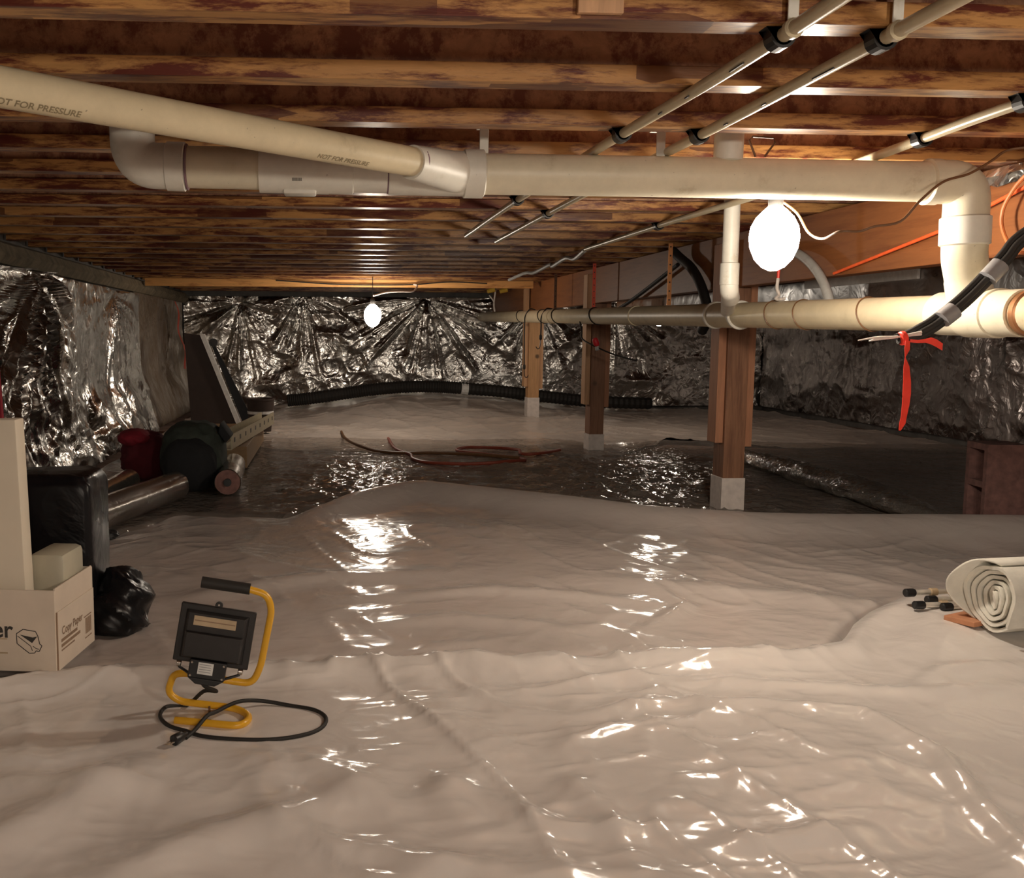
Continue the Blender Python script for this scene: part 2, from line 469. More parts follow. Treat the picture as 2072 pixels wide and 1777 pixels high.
def struct_box(name, lo, hi, mat, label):
    return tag(MB().box(lo, hi).build(name, mat), label, None, None, 'structure')
wl_ = struct_box('wall_left', (XL - 0.2, YF, -0.3), (XL, YB, 1.63), M['block'], 'left foundation wall behind the foil')
struct_box('wall_right', (XR, YF, -0.3), (XR + 0.2, YB, 1.63), M['block'], 'right foundation wall behind the dull foil')
struct_box('wall_back', (XL - 0.2, YB, -0.3), (XR + 0.2, YB + 0.2, 1.63), M['block'], 'back foundation wall behind the foil')
struct_box('wall_front', (XL - 0.2, YF - 0.2, -0.3), (XR + 0.2, YF, 1.63), M['block'], 'foundation wall behind the viewer')
ceil = struct_box('ceiling', (XL, YF, 1.63), (XR, YB, 1.65), M['subfloor'], 'dark stained board subfloor above the joists')

# joists: web + two flanges, one every 16 inches
web_mb = MB().box((XL + 0.02, -0.006, 0.038), (XR - 0.02, 0.006, 0.202))
fl_mb = MB().box((XL + 0.02, -0.033, 0.0), (XR - 0.02, 0.033, 0.038))
tf_mb = MB().box((XL + 0.02, -0.033, 0.202), (XR - 0.02, 0.033, 0.24))
w0 = web_mb.build('joist', M['web']); f0 = fl_mb.build('flange', M['flange'], bevel=0.002); t0 = tf_mb.build('top_flange', M['flange'])
for k in range(-5, 27):
    y = 1.68 + 0.406 * k
    if k == -5: w, f, t = w0, f0, t0
    else:
        w, f, t = w0.copy(), f0.copy(), t0.copy()
        for o in (w, f, t): COL.objects.link(o)
    w.location = (0, y, ZT); w.parent = ceil
    f.parent = w; t.parent = w

# insulation strip along the top of the left wall
mb = MB()
n = 70
prev = None
vs = []; fs = []
rng = random.Random(3)
for i in range(n + 1):
    y = 2.0 + (YB - 0.05 - 2.0) * i / n
    b = rng.uniform(-0.012, 0.012)
    ring = [(XL + 0.002, y, 1.25), (XL + 0.05 + b, y, 1.252), (XL + 0.085 + b, y, 1.30 + b), (XL + 0.06 + b, y, 1.36), (XL + 0.002, y, 1.385)]
    vs += ring
    if i:
        a = (i - 1) * 5; c = i * 5
        for q in range(5): fs.append((a + q, a + (q + 1) % 5, c + (q + 1) % 5, c + q))
fs += [(0, 1, 2, 3, 4), tuple(n * 5 + q for q in (4, 3, 2, 1, 0))]
o = mb.add(vs, fs).build('insulation_batt', M['fibre'], smooth=True)
tag(o, 'grey-brown fibrous insulation strip along the top of the left wall', 'insulation')

# ------------------------------------------------------------------ foil on the walls
def foil_field(u, v, anchors, seed, amp=1.0):
    wx = u + 0.25 * (fbm(u * 2.2, v * 2.2, seed + 50, 2) - 0.4); wy = v + 0.25 * (fbm(u * 2.2, v * 2.2, seed + 60, 2) - 0.4)
    d = 0.060 * ridged(wx * 1.5, wy * 1.9, seed) + 0.022 * ridged(wx * 3.4 + wy * 1.5, wy * 4.2, seed + 1) ** 1.5 + 0.004 * ridged(wx * 14, wy * 14 - wx * 5, seed + 2)
    d = d + 0.0018 * vnoise(u * 40, v * 40, seed + 4)
    for (au, av, kk, R, a) in anchors:
        dx, dy = u - au, v - av
        r = np.hypot(dx, dy); th = np.arctan2(dx, -dy)
        fall = np.exp(-(r / R) ** 2) * smooth01(0.0, 0.12, r)
        d = d + a * fall * (1.2 * ridged(th * kk * 0.42 + 0.9 * fbm(u * 1.8, v * 1.8, seed + 9, 2), r * 0.7 + au * 3, seed + 12) ** 1.5 + 0.35 * ridged(th * kk * 1.1 + 20, r * 1.2, seed + 13) - 0.6) * np.minimum(1, r / 0.25 + 0.25)
        d = d - 0.05 * np.exp(-(r / 0.10) ** 2)
    return 0.02 + amp * d

# left wall foil (u along Y)
ys = np.arange(1.2, 9.35, 0.016); zs = np.arange(-0.03, 1.245, 0.016)
U, V = np.meshgrid(ys, zs)
D = foil_field(U, V, [(5.85, 1.22, 13, 0.95, 0.15), (8.3, 1.2, 11, 0.8, 0.12), (7.2, 0.15, 6, 0.45, 0.05), (4.3, 1.2, 12, 0.8, 0.12), (2.8, 1.2, 11, 0.8, 0.12)], 11)
D = D + (0.034 * ridged(U * 4.2 + V * 1.6, V * 2.0 - U * 0.8, 301) ** 2 + 0.022 * ridged(U * 2.4 - V * 5, V * 4.5 + U * 2, 302) ** 2 + 0.008 * ridged(U * 11, V * 9 + U * 4, 303) ** 2) * (1 - smooth01(6.2, 7.4, U) * smooth01(0.2, 0.5, V))
calm = smooth01(6.6, 7.2, U) * smooth01(0.35, 0.6, V)
D = D * (1 - 0.72 * calm) + 0.03 * calm
D = D + 0.10 * np.exp(-(V / 0.25) ** 2)
top = 1.236 + 0.006 * np.sin(U * 2.1) - 0.004 * np.cos(U * 5.3)
o = grid_object('foil_curtain', XL + 0.01 + D, U, np.minimum(V, top), M['foil'])
tag(o, 'crinkled bright silver foil sheet hung over the left wall', 'foil')
# tan facing on the far part of the left wall, lapped behind the foil
ys = np.arange(9.2, 12.36, 0.02); zs = np.arange(-0.03, 1.26, 0.02)
U, V = np.meshgrid(ys, zs)
D = 0.5 * foil_field(U, V, [(11.0, 0.55, 8, 0.6, 0.06), (10.9, 1.24, 7, 0.5, 0.04)], 23) + 0.16 * np.exp(-(V / 0.3) ** 2)
o = grid_object('facing_sheet', XL + 0.0 + D, U, V, M['kraft'])
tag(o, 'dull tan facing sheet pleated on the left wall near the back corner', 'sheet')
# back wall (u along X)
xs = np.arange(XL + 0.03, XR - 0.03, 0.015); zs = np.arange(-0.02, 1.335, 0.015)
U, V = np.meshgrid(xs, zs)
D = foil_field(U, V, [(1.22, 1.33, 13, 0.9, 0.14), (-1.1, 1.25, 11, 0.7, 0.11), (-0.35, 1.36, 9, 0.6, 0.10), (2.6, 1.25, 11, 0.7, 0.10), (3.6, 1.3, 11, 0.7, 0.10)], 31, 1.05)
o = grid_object('foil_curtain', U, YB - 0.01 - D, V, M['foil'])
tag(o, 'crinkled silver foil sheet pinned across the back wall behind the far bulb', 'foil')
# right wall
ys = np.arange(3.0, 12.4, 0.02); zs = np.arange(-0.02, 1.33, 0.02)
U, V = np.meshgrid(ys, zs)
D = foil_field(U, V, [(8.0, 1.2, 8, 0.7, 0.05), (10.0, 1.25, 8, 0.7, 0.05)], 47, 0.9)
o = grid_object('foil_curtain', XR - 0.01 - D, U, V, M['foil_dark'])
tag(o, 'dark dull foil sheet on the right wall beyond the posts', 'foil')
# orange tape on the left wall
mb = MB()
for i in range(12):
    t = i / 11
    y = 10.85 + 0.45 * t; z = 1.22 - 0.74 * t
    x = XL + 0.16 + 0.02 * math.sin(i) + 0.05 * t
    mb.v += [(x, y - 0.03 - 0.02 * t, z), (x, y + 0.05 + 0.03 * t, z - 0.01), (x + 0.003, y + 0.05 + 0.03 * t, z - 0.01), (x + 0.003, y - 0.03 - 0.02 * t, z)]
    if i:
        a = 4 * (i - 1)
        for q in range(4): mb.f.append((a + q, a + (q + 1) % 4, a + 4 + (q + 1) % 4, a + 4 + q)); mb.mi.append(0)
o = mb.build('marking_tape', M['orange_tape'])
tag(o, 'strip of orange tape hanging down the left wall near the back corner', 'tape')

# ------------------------------------------------------------------ ground sheets
SHEETS = []
def lay(name, X, Y, Z, mat, keep=None):
    SHEETS.append((X.ravel(), Y.ravel(), Z.ravel()))
    return grid_object(name, X, Y, Z, mat, None, keep)

def top_z(x, y, r=0.03):
    """height of the uppermost sheet around (x, y)"""
    best = -0.08
    for X, Y, Z in SHEETS:
        m = (np.abs(X - x) < r) & (np.abs(Y - y) < r)
        if m.any(): best = max(best, float(Z[m].max()))
    return best

def pl(xq, pts):
    a = np.array(pts); return np.interp(xq, a[:, 0], a[:, 1])

def folds(X, Y, lines):
    z = np.zeros_like(X)
    for pts, w, h in lines:
        best = np.full_like(X, 9.0); tt = np.zeros_like(X)
        m = len(pts) - 1
        for i in range(m):
            ax, ay = pts[i]; bx, by = pts[i + 1]
            dx, dy = bx - ax, by - ay; L2 = dx * dx + dy * dy
            t = np.clip(((X - ax) * dx + (Y - ay) * dy) / L2, 0, 1)
            d = np.hypot(X - ax - t * dx, Y - ay - t * dy)
            up = d < best
            tt = np.where(up, (i + t) / m, tt); best = np.minimum(best, d)
        taper = np.sin(np.pi * np.clip(tt, 0.04, 0.96)) ** 0.6
        z = z + h * taper * np.exp(-(best / w) ** 2)
    return z

def wrinkles(X, Y, seed, amp):
    wx = X + 0.10 * (fbm(X * 3, Y * 3, seed + 5, 2) - 0.37); wy = Y + 0.10 * (fbm(X * 3, Y * 3, seed + 6, 2) - 0.37)
    def crease(ang, along, across, sd, p):
        c, s_ = math.cos(ang), math.sin(ang)
        a = wx * c + wy * s_; b = -wx * s_ + wy * c
        return ridged(a * along + 0.4 * fbm(b * 3, a * 3, sd + 40, 2), b * across, sd) ** p
    m1 = smooth01(0.25, 0.6, fbm(X * 1.1, Y * 1.1, seed + 21, 2)); m2 = smooth01(0.25, 0.6, fbm(X * 1.3 + 9, Y * 1.3, seed + 22, 2))
    z = 0.020 * fbm(wx * 1.6, wy * 1.9, seed, 2)
    z = z + 0.013 * crease(-0.75, 1.1, 3.2, seed + 1, 3) * m1
    z = z + 0.012 * crease(0.35, 1.3, 4.2, seed + 2, 4) * m2
    z = z + 0.008 * crease(-1.25, 1.8, 6.0, seed + 3, 5)
    z = z + 0.006 * crease(0.95, 3.0, 8.0, seed + 4, 5) * m1
    z = z + 0.0035 * crease(0.1, 6.0, 13.0, seed + 5, 5) * m2
    z = z + 0.0016 * ridged(wx * 19, wy * 23, seed + 6) ** 3
    return amp * (z - 0.010)

FILM_FAR = [(-1.8, 8.7), (0.5, 8.6), (1.9, 8.5), (2.3, 8.0), (2.9, 8.4), (5.6, 8.0)]
MID_FAR = [(-1.8, 4.1), (-1.0, 4.35), (-0.75, 4.9), (-0.2, 4.85), (0.40, 5.5), (0.50, 5.6), (0.75, 5.35), (1.12, 5.03), (1.52, 4.67), (1.96, 4.53), (2.63, 4.45), (3.23, 4.37), (5.6, 4.1)]
FAR = [(-1.7, 2.45), (-0.84, 2.49), (-0.64, 2.58), (-0.5, 2.60), (-0.14, 2.63), (0.16, 2.66), (0.49, 2.61), (0.8, 2.64), (1.16, 2.66), (1.36, 2.68), (1.50, 2.74), (1.62, 2.90), (1.74, 3.02), (1.95, 3.18), (2.05, 3.21), (2.19, 3.17), (2.4, 3.21), (4.6, 3.4)]
# far white sheet
xs = np.arange(XL + 0.30, XR - 0.30, 0.022); tv = np.linspace(0, 1, 230)
near = pl(xs, [(-1.8, 8.3), (-0.6, 8.2), (0.3, 7.9), (1.2, 8.0), (2.2, 7.5), (3.0, 8.6), (5.6, 7.6)])
X = np.tile(xs, (len(tv), 1)); Y = near[None, :] + (12.2 - near)[None, :] * tv[:, None]
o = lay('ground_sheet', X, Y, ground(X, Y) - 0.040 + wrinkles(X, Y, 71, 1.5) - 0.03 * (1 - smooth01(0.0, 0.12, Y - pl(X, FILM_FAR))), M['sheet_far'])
tag(o, 'white plastic ground sheet rising to the back wall behind the posts', 'sheet')

# clear film over the bare soil
xs = np.arange(XL + 0.30, XR - 0.30, 0.018); tv = np.linspace(0, 1, 240)
near = pl(xs, [(-1.8, 4.0), (5.6, 4.0)]); far = pl(xs, FILM_FAR)
X = np.tile(xs, (len(tv), 1)); Y = near[None, :] + (far - near)[None, :] * tv[:, None]
hot = np.exp(-(((X - 1.75) / 0.75) ** 2 + ((Y - 5.9) / 1.2) ** 2)) + 0.7 * np.exp(-(((X - 0.15) / 0.5) ** 2 + ((Y - 5.9) / 0.9) ** 2))
crk = 0.016 * ridged(X * 8 + 3 * fbm(X * 2, Y * 2, 4, 2), Y * 7, 201) ** 2 + 0.010 * ridged(X * 16, Y * 13 + X * 4, 202) ** 2
Z = ground(X, Y) - 0.030 - 0.05 * (1 - smooth01(-0.01, 0.12, Y - pl(X, MID_FAR))) + wrinkles(X, Y, 91, 1.0) * (0.7 + 1.0 * hot) + crk * (0.12 + 1.5 * hot) 
o = lay('clear_film', X, Y, Z, M['film'])
tag(o, 'glossy clear plastic film over brown soil in the middle of the floor', 'film')

# middle white sheet, its far edge folded over into a smooth lip
xs = np.arange(XL + 0.28, XR - 0.3, 0.015); tv = np.linspace(0, 1, 230) ** 0.9
far = pl(xs, MID_FAR)
far = np.convolve(np.pad(far, 4, mode='edge'), np.ones(9) / 9, 'valid')
X = np.tile(xs, (len(tv), 1)); Y = 2.2 + (far - 2.2)[None, :] * tv[:, None]
E = (far[None, :] - Y)
lip = smooth01(-0.3, 0.2, X) * (1 - smooth01(3.2, 4.2, X))
calm = lip * np.exp(-(E / 0.42) ** 4)
wr = wrinkles(X, Y, 111, 0.72) * (1 - 0.85 * calm)
Z = ground(X, Y) - 0.032 - 0.05 * (1 - smooth01(-0.02, 0.10, Y - pl(X, FAR))) + wr + lip * 0.092 * np.exp(-((E - 0.04) / 0.26) ** 2) * smooth01(-0.01, 0.05, E)
Z = Z + folds(X, Y, [([(0.9, 3.6), (1.6, 3.3), (2.1, 3.0)], 0.10, 0.02), ([(0.0, 3.3), (0.6, 3.45), (1.2, 3.2)], 0.05, 0.014), ([(-0.6, 3.3), (-0.1, 3.6), (0.5, 3.7)], 0.08, 0.02),
                     ([(1.0, 2.95), (1.2, 3.2), (1.15, 3.5)], 0.03, 0.015), ([(0.1, 3.0), (0.4, 3.1), (0.8, 2.95)], 0.05, 0.012)])
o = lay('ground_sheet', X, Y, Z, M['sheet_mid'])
tag(o, 'greyish white plastic ground sheet across the middle, its far edge folded into a smooth lip', 'sheet')

# near white sheet
xs = np.arange(XL + 0.15, 4.6, 0.011); tv = np.linspace(0, 1, 270)
far = pl(xs, FAR) + 0.012 * np.sin(xs * 23) * np.clip(1.4 - np.abs(xs - 0.4), 0, 1)
X = np.tile(xs, (len(tv), 1)); Y = 0.5 + (far - 0.5)[None, :] * tv[:, None]
E = far[None, :] - Y
calm = smooth01(1.05, 1.5, X + 0.15 * (Y - 2.2))
flat = 0.85 * np.exp(-((X + 0.2) / 0.30) ** 4 - ((Y - 2.24) / 0.20) ** 4)
wr = wrinkles(X, Y, 131, 1.35) * (1 - 0.8 * calm) * (1 - flat) + 0.006 * flat
pucker = np.exp(-(E / 0.16) ** 2) * smooth01(-0.4, 0.1, X) * (1 - smooth01(1.1, 1.6, X))
Z = -0.024 + wr + pucker * 0.016 * ridged(X * 7 + 2.2 * fbm(X * 3, Y * 3, 8, 2), Y * 2.5 + X, 88) ** 2 * 1.3
Z = Z + 0.024 * np.exp(-((E - 0.06) / 0.07) ** 2) + 0.05 * smooth01(1.5, 2.0, X) * np.exp(-((E - 0.25) / 0.22) ** 2)
Z = Z + (1 - flat) * folds(X, Y, [([(0.95, 2.28), (1.27, 2.2), (1.30, 1.96), (1.25, 1.78), (1.21, 1.50), (1.2, 1.2)], 0.028, 0.026),
                     ([(0.24, 2.46), (0.26, 2.25), (0.33, 2.12), (0.42, 2.0)], 0.055, 0.016),
                     ([(-0.66, 1.55), (-0.52, 1.78), (-0.36, 2.08)], 0.07, 0.030),
                     ([(-0.42, 1.52), (-0.28, 1.66), (-0.05, 1.78), (0.1, 1.95)], 0.06, 0.022),
                     ([(-0.72, 1.9), (-0.5, 1.92), (-0.3, 1.88)], 0.05, 0.018),
                     ([(-0.12, 2.05), (0.05, 1.92), (0.14, 1.75)], 0.05, 0.018),
                     ([(0.05, 1.50), (0.2, 1.58), (0.42, 1.55)], 0.05, 0.016),
                     ([(0.30, 1.98), (0.22, 1.86), (0.27, 1.72)], 0.045, 0.018),
                     ([(0.47, 1.95), (0.53, 1.74), (0.52, 1.58)], 0.03, 0.016),
                     ([(0.20, 1.95), (0.42, 1.72), (0.60, 1.70)], 0.03, 0.013),
                     ([(0.66, 1.62), (0.80, 1.66), (0.98, 1.70)], 0.03, 0.018),
                     ([(-0.15, 1.75), (0.10, 1.62), (0.25, 1.55)], 0.04, 0.018),
                     ([(-0.9, 2.05), (-0.6, 2.02), (-0.45, 2.12)], 0.05, 0.016),
                     ([(0.7, 2.45), (1.1, 2.42), (1.5, 2.35), (1.8, 2.4)], 0.035, 0.012),
                     ([(0.55, 2.2), (0.8, 2.3), (1.0, 2.25)], 0.03, 0.012),
                     ([(1.45, 2.35), (1.65, 2.5), (1.9, 2.55)], 0.03, 0.012)])
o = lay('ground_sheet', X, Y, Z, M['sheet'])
tag(o, 'bright white wrinkled plastic ground sheet in front, under the work light', 'sheet')

# ------------------------------------------------------------------ girder, posts, header
girder = empty('support_girder', (2.075, 7.2, 1.12), 'long orange brown wooden girder carried on the row of posts', 'beam')
MB().box((2.03, 1.0, 1.12), (2.073, 12.3, 1.388)).build('ply', M['lvl'], girder, bevel=0.003)
MB().box((2.076, 1.0, 1.122), (2.12, 12.3, 1.387)).build('ply', M['lvl'], girder, bevel=0.003)

def post(y, pale, clz, label, base_h, wrap_mat, cl_l, cl_r, base=0.0):
    p = empty('support_post', (2.075, y + 0.07, base), label, 'post', 'wooden posts under the girder')
    MB().box((2.02, y, base + 0.01), (2.13, y + 0.14, 1.12)).build('post_shaft', pale, p, bevel=0.003)
    MB().box((1.978, y + 0.015, clz), (2.018, y + 0.125, 1.34)).build('cleat', cl_l, p, bevel=0.002)
    MB().box((2.132, y + 0.015, clz - 0.02), (2.17, y + 0.125, 1.34)).build('cleat', cl_r, p, bevel=0.002)
    if base_h:
        b = MB().box((2.014, y - 0.006, base - 0.02), (2.136, y + 0.146, base + base_h)).build('base_wrap', wrap_mat, p, bevel=0.002)
        b['label'] = 'white wrapped foot'
    return p
post(4.93, M['post'], 0.33, 'nearest wooden post, behind the small white drop pipe, white foot wrap', 0.15, M['wrap'], M['cleat_red'], M['cleat_red'])
post(7.55, M['post'], 0.34, 'middle dark brown wooden post with one pale cleat on its left', 0.11, M['wrap'], M['cleat'], M['cleat_red'])
post(9.95, M['post_pale'], 0.35, 'farthest tan wooden post with hooked cords hanging before it', 0.19, M['wrap'], M['cleat'], M['cleat'], 0.05)
o = MB().box((-1.72, 9.455, 1.318), (1.95, 9.495, 1.388)).build('header_board', M['header'], bevel=0.002)
tag(o, 'orange lit wooden header board behind the far bulb', 'board')
o = MB().box((0.40, 1.632, 1.395), (0.475, 1.645, 1.52)).build('wood_block', M['cleat'], bevel=0.002)
tag(o, 'small pale wooden block fixed on the face of the nearest joist', 'block')

# ------------------------------------------------------------------ drain pipe
drain = empty('drain_pipe', (0.4, 2.8, 1.33), 'large cream plastic drain pipe running under the joists and dropping into the lower run', 'pipe')
def pipe(name, pts, r, mat, n=28, lab=None):
    o = MB().tube(pts, r, n).build(name, mat, drain, smooth=True)
    if lab: o['label'] = lab
    return o
def ring(name, a, b, r, mat, lab=None):
    a = Vector(a); b = Vector(b); d = (b - a).normalized(); L = (b - a).length
    e = min(0.004, L * 0.3)
    o = MB().lathe([(r - 0.006, 0), (r, e), (r, L - e), (r - 0.006, L)], a, d, 28).build(name, mat, drain, smooth=True)
    if lab: o['label'] = lab
    return o
PY = 2.8
pipe('upper_run', [(0.42, PY, 1.331), (1.0, PY, 1.330), (1.71, PY, 1.326)], 0.0545, M['pvc'])
ring('coupling', (0.372, PY, 1.331), (0.432, PY, 1.331), 0.0645, M['pvc_white'])
pipe('wye_body', [(0.165, PY, 1.333), (0.375, PY, 1.331)], 0.060, M['pvc_white'])
pipe('wye_branch', [(0.36, PY - 0.01, 1.331), (0.215, 2.63, 1.331)], [0.056, 0.043], M['pvc_white'])
# the yellowed diagonal branch coming from the front left
DA, DB = Vector((0.235, 2.645, 1.332)), Vector((-1.35, 1.30, 1.337))
pipe('diagonal_branch', [DA, DB], 0.0365, M['pvc_old'], 28, 'yellowed diagonal pipe with printed lettering')
dd = (DB - DA).normalized()
ring('socket_ring', DA + dd * -0.004, DA + dd * 0.006, 0.0400, M['primer'])
# left branch with its elbow turned up
ring('pipe_joint', (0.158, PY, 1.333), (0.166, PY, 1.333), 0.0575, M['primer'])
pipe('branch_pipe', [(0.065, PY, 1.334), (0.165, PY, 1.333)], 0.057, M['pvc_white'])
ring('coupling', (-0.005, PY, 1.335), (0.07, PY, 1.334), 0.061, M['pvc_white'])
pipe('backflow_body', [(-0.19, PY, 1.337), (0.0, PY, 1.335)], 0.063, M['pvc_white'])
o = MB().box((-0.125, PY - 0.03, 1.2685), (-0.035, PY + 0.03, 1.285)).build('access_cap', M['pvc_white'], drain, bevel=0.006, smooth=True)
pipe('branch_pipe', [(-0.385, PY, 1.339), (-0.19, PY, 1.337)], 0.055, M['pvc'])
ring('pipe_joint', (-0.392, PY, 1.339), (-0.384, PY, 1.339), 0.0605, M['primer'])
ring('coupling', (-0.445, PY, 1.34), (-0.39, PY, 1.339), 0.064, M['pvc_white'])
pipe('elbow', bend([(-0.395, PY, 1.34), (-0.535, PY, 1.34), (-0.535, PY, 1.50)], 0.14, 12), 0.060, M['pvc_white'])
pipe('riser', [(-0.535, PY, 1.45), (-0.535, PY, 1.628)], 0.055, M['pvc_white'])
# vent rising through the floor
ring('coupling', (1.125, PY, 1.372), (1.125, PY, 1.45), 0.040, M['pvc_white'])
pipe('riser', [(1.125, PY, 1.44), (1.125, PY, 1.628)], 0.035, M['pvc_white'])
# right elbow and drop
ring('elbow_hub', (1.70, PY, 1.326), (1.74, PY, 1.326), 0.063, M['pvc'])
pipe('elbow', bend([(1.71, PY, 1.326), (1.829, PY, 1.326), (1.829, PY, 1.205)], 0.10, 12), 0.060, M['pvc'])
ring('coupling', (1.829, PY, 1.233), (1.831, PY, 1.150), 0.0665, M['pvc_white'])
pipe('drop_pipe', spline([(1.831, PY, 1.16), (1.834, PY, 1.11), (1.850, PY + 0.005, 1.05), (1.872, PY + 0.02, 0.99), (1.9, PY + 0.05, 0.95)], 8), [0.060] * 17 + [0.062] * 16, M['pvc'])
LZ = lambda y: 0.9035 + 0.0155 * y
pipe('lower_run', [(1.9, 1.3, LZ(1.3)), (1.9, 12.3, LZ(12.3))], 0.057, M['pvc_old'])
pipe('wye_body', [(1.9, 2.62, LZ(2.62)), (1.9, 2.99, LZ(2.99))], 0.066, M['pvc'])
ring('hub_ring', (1.9, 2.72, LZ(2.72)), (1.9, 2.86, LZ(2.86)), 0.071, M['pvc'])
ring('pipe_clamp', (1.9, 2.585, LZ(2.6)), (1.9, 2.61, LZ(2.6)), 0.063, M['copper'], 'rusty metal band')
ring('hub_ring', (1.9, 4.50, LZ(4.5)), (1.9, 4.525, LZ(4.5)), 0.067, M['pvc_white'])
ring('hub_ring', (1.9, 4.79, LZ(4.8)), (1.9, 4.815, LZ(4.8)), 0.067, M['pvc_white'])
pipe('tee_body', [(1.9, 4.51, LZ(4.5)), (1.9, 4.80, LZ(4.8))], 0.060, M['pvc_old'])
ring('hub_ring', (1.9, 6.05, LZ(6.05)), (1.9, 6.09, LZ(6.05)), 0.062, M['pvc_old'])
ring('hub_ring', (1.9, 8.35, LZ(8.35)), (1.9, 8.40, LZ(8.35)), 0.062, M['pvc_old'])
VX, VY = 1.575, 3.86
pipe('drop_pipe', [(VX, VY, 1.628), (VX, VY, 1.13)], 0.031, M['pvc_white'])
ring('coupling', (VX, VY, 1.165), (VX, VY, 1.075), 0.0365, M['pvc_white'])
pipe('elbow', bend([(VX, VY, 1.09), (VX + 0.002, VY, 1.055), (VX + 0.05, VY + 0.10, 1.03)], 0.03, 6), 0.035, M['pvc_white'])
pipe('branch_pipe', [(VX + 0.01, VY + 0.02, 1.052), (1.9, 4.66, 0.985)], 0.031, M['pvc_white'])

def print_on_pipe(text, size, start, direction, r, ang, name, parent, mat):
    """lettering wrapped round a pipe: start is a point on the axis, ang the angle down from horizontal"""
    v, f = text_mesh(text, size)
    d = Vector(direction).normalized(); side = Vector((0, 0, 1)).cross(d).normalized()
    if side.y > 0: side = -side
    up = Vector((0, 0, 1))
    mb = MB(); out = []
    for p in v:
        a = ang + p[1] / r
        nrm = side * math.cos(a) + up * math.sin(a)
        out.append(Vector(start) + d * p[0] + nrm * (r + 0.0006))
    mb.add(out, f)
    return mb.build(name, mat, parent)
print_on_pipe('NOT FOR PRESSURE', 0.018, DA + dd * 0.36, -dd, 0.0365, -1.12, 'printed_lettering', drain, M['faint_print'])
print_on_pipe('PVC PIPE  NOT FOR PRESSURE', 0.020, DA + dd * 1.22, -dd, 0.0365, -1.12, 'printed_lettering', drain, M['faint_print'])
print_on_pipe('IIIIIIIII', 0.012, (-0.10, PY, 1.336), (1, 0, 0), 0.063, -0.62, 'printed_mark', drain, M['print'])

# the upper run hangs low enough for the thin supply pipes to pass over it
def lower_upper_run():
    base = Vector(drain.location)
    for ch in drain.children:
        for v in ch.data.vertices:
            p = v.co + base
            t = min(1.0, max(0.0, (p.z - 1.0) / 0.2)); t = t * t * (3 - 2 * t)
            if p.y > 2.95: continue
            v.co = Vector((p.x * (1 - 0.0286 * t), p.y - 0.08 * t, p.z - 0.0195 * t)) - base
lower_upper_run()
PY = 2.72
# hangers over the upper run
def hanger(x, label):
    h = empty('pipe_hanger', (x, PY, 1.388), label, 'hanger', 'plastic hangers of the upper drain run')
    MB().box((x - 0.012, PY - 0.005, 1.365), (x + 0.012, PY + 0.0, 1.44)).build('strap_tail', M['pvc_white'], h, bevel=0.001)
    MB().box((x - 0.012, PY - 0.005, 1.44), (x + 0.012, PY + 0.065, 1.446)).build('nail_tab', M['pvc_white'], h, bevel=0.001)
hanger(0.418, 'cream plastic pipe hanger above the white coupling of the drain pipe')
hanger(0.903, 'cream plastic pipe hanger between the two thin pipes and the bulb')
o = MB().tube([(1.165, PY - 0.01, 1.366), (1.145, PY - 0.01, 1.41), (1.155, PY - 0.01, 1.42), (1.213, PY - 0.01, 1.417), (1.218, PY - 0.01, 1.405), (1.19, PY - 0.01, 1.366)], 0.003, 8).build('wire_hook', M['brown_cord'], smooth=True)
tag(o, 'small dark bent wire hook standing on top of the drain pipe near the bulb', 'hook')

# ------------------------------------------------------------------ thin supply pipes
def supply(pts, label, clamps, r=0.0125, marks=(), tail=None):
    y0 = pts[0][1]
    root = empty('supply_pipe', pts[0], label, 'pipe', 'thin cream supply pipes under the joists')
    MB().tube(spline(pts, 6), r, 14).build('pipe_run', M['cpvc'], root, smooth=True)
    P = lambda y: (float(np.interp(y, [p[1] for p in pts], [p[0] for p in pts])), float(np.interp(y, [p[1] for p in pts], [p[2] for p in pts])))
    for yc in clamps:
        x, z = P(yc)
        arc = [(x - 0.030, z + 0.0155), (x - 0.0215, z + 0.0155)] + [(x + 0.0215 * math.sin(a), z - 0.0215 * math.cos(a)) for a in np.linspace(-1.45, 1.45, 9)] + [(x + 0.0215, z + 0.0155), (x + 0.030, z + 0.0155), (x + 0.030, z + 0.0125), (x + 0.0185, z + 0.0125)] \
            + [(x + 0.0165 * math.sin(a), z - 0.0165 * math.cos(a)) for a in np.linspace(1.45, -1.45, 9)] + [(x - 0.0185, z + 0.0125), (x - 0.030, z + 0.0125)]
        MB().prism(arc, yc - 0.016, yc + 0.016, 1).build('pipe_clip', M['black'], root)
    if tail:
        x, z = P(tail)
        MB().box((x - 0.009, tail - 0.004, z + 0.012), (x + 0.009, tail + 0.0, z + 0.11)).build('hanger_strap', M['pvc_white'], root, bevel=0.001)
        MB().lathe([(r + 0.001, 0), (r + 0.004, 0.003), (r + 0.004, 0.015), (r + 0.001, 0.018)], (x, tail - 0.012, z), (0, 1, 0), 14).build('coupling', M['cpvc'], root, smooth=True)
    for (ya, yb) in marks:
        x, z = P(ya)
        MB().tube([(x - r * 0.62, ya, z - r * 0.80), (x - r * 0.62, yb, P(yb)[1] - r * 0.80)], 0.0022, 5).build('printed_mark', M['print'], root)
    return root
JY = lambda k: 1.68 + 0.406 * k
ZP = 1.377
supply([(0.74, 0.3, ZP), (0.755, 1.7, ZP), (0.725, 2.6, ZP), (0.70, 3.7, ZP), (0.695, 5.06, ZP)], 'thin cream pipe, the left one of the two slanting across the top right', [JY(0), JY(2), JY(5)], tail=1.635, marks=[(1.80, 1.86), (2.05, 2.07), (2.2, 2.22)])
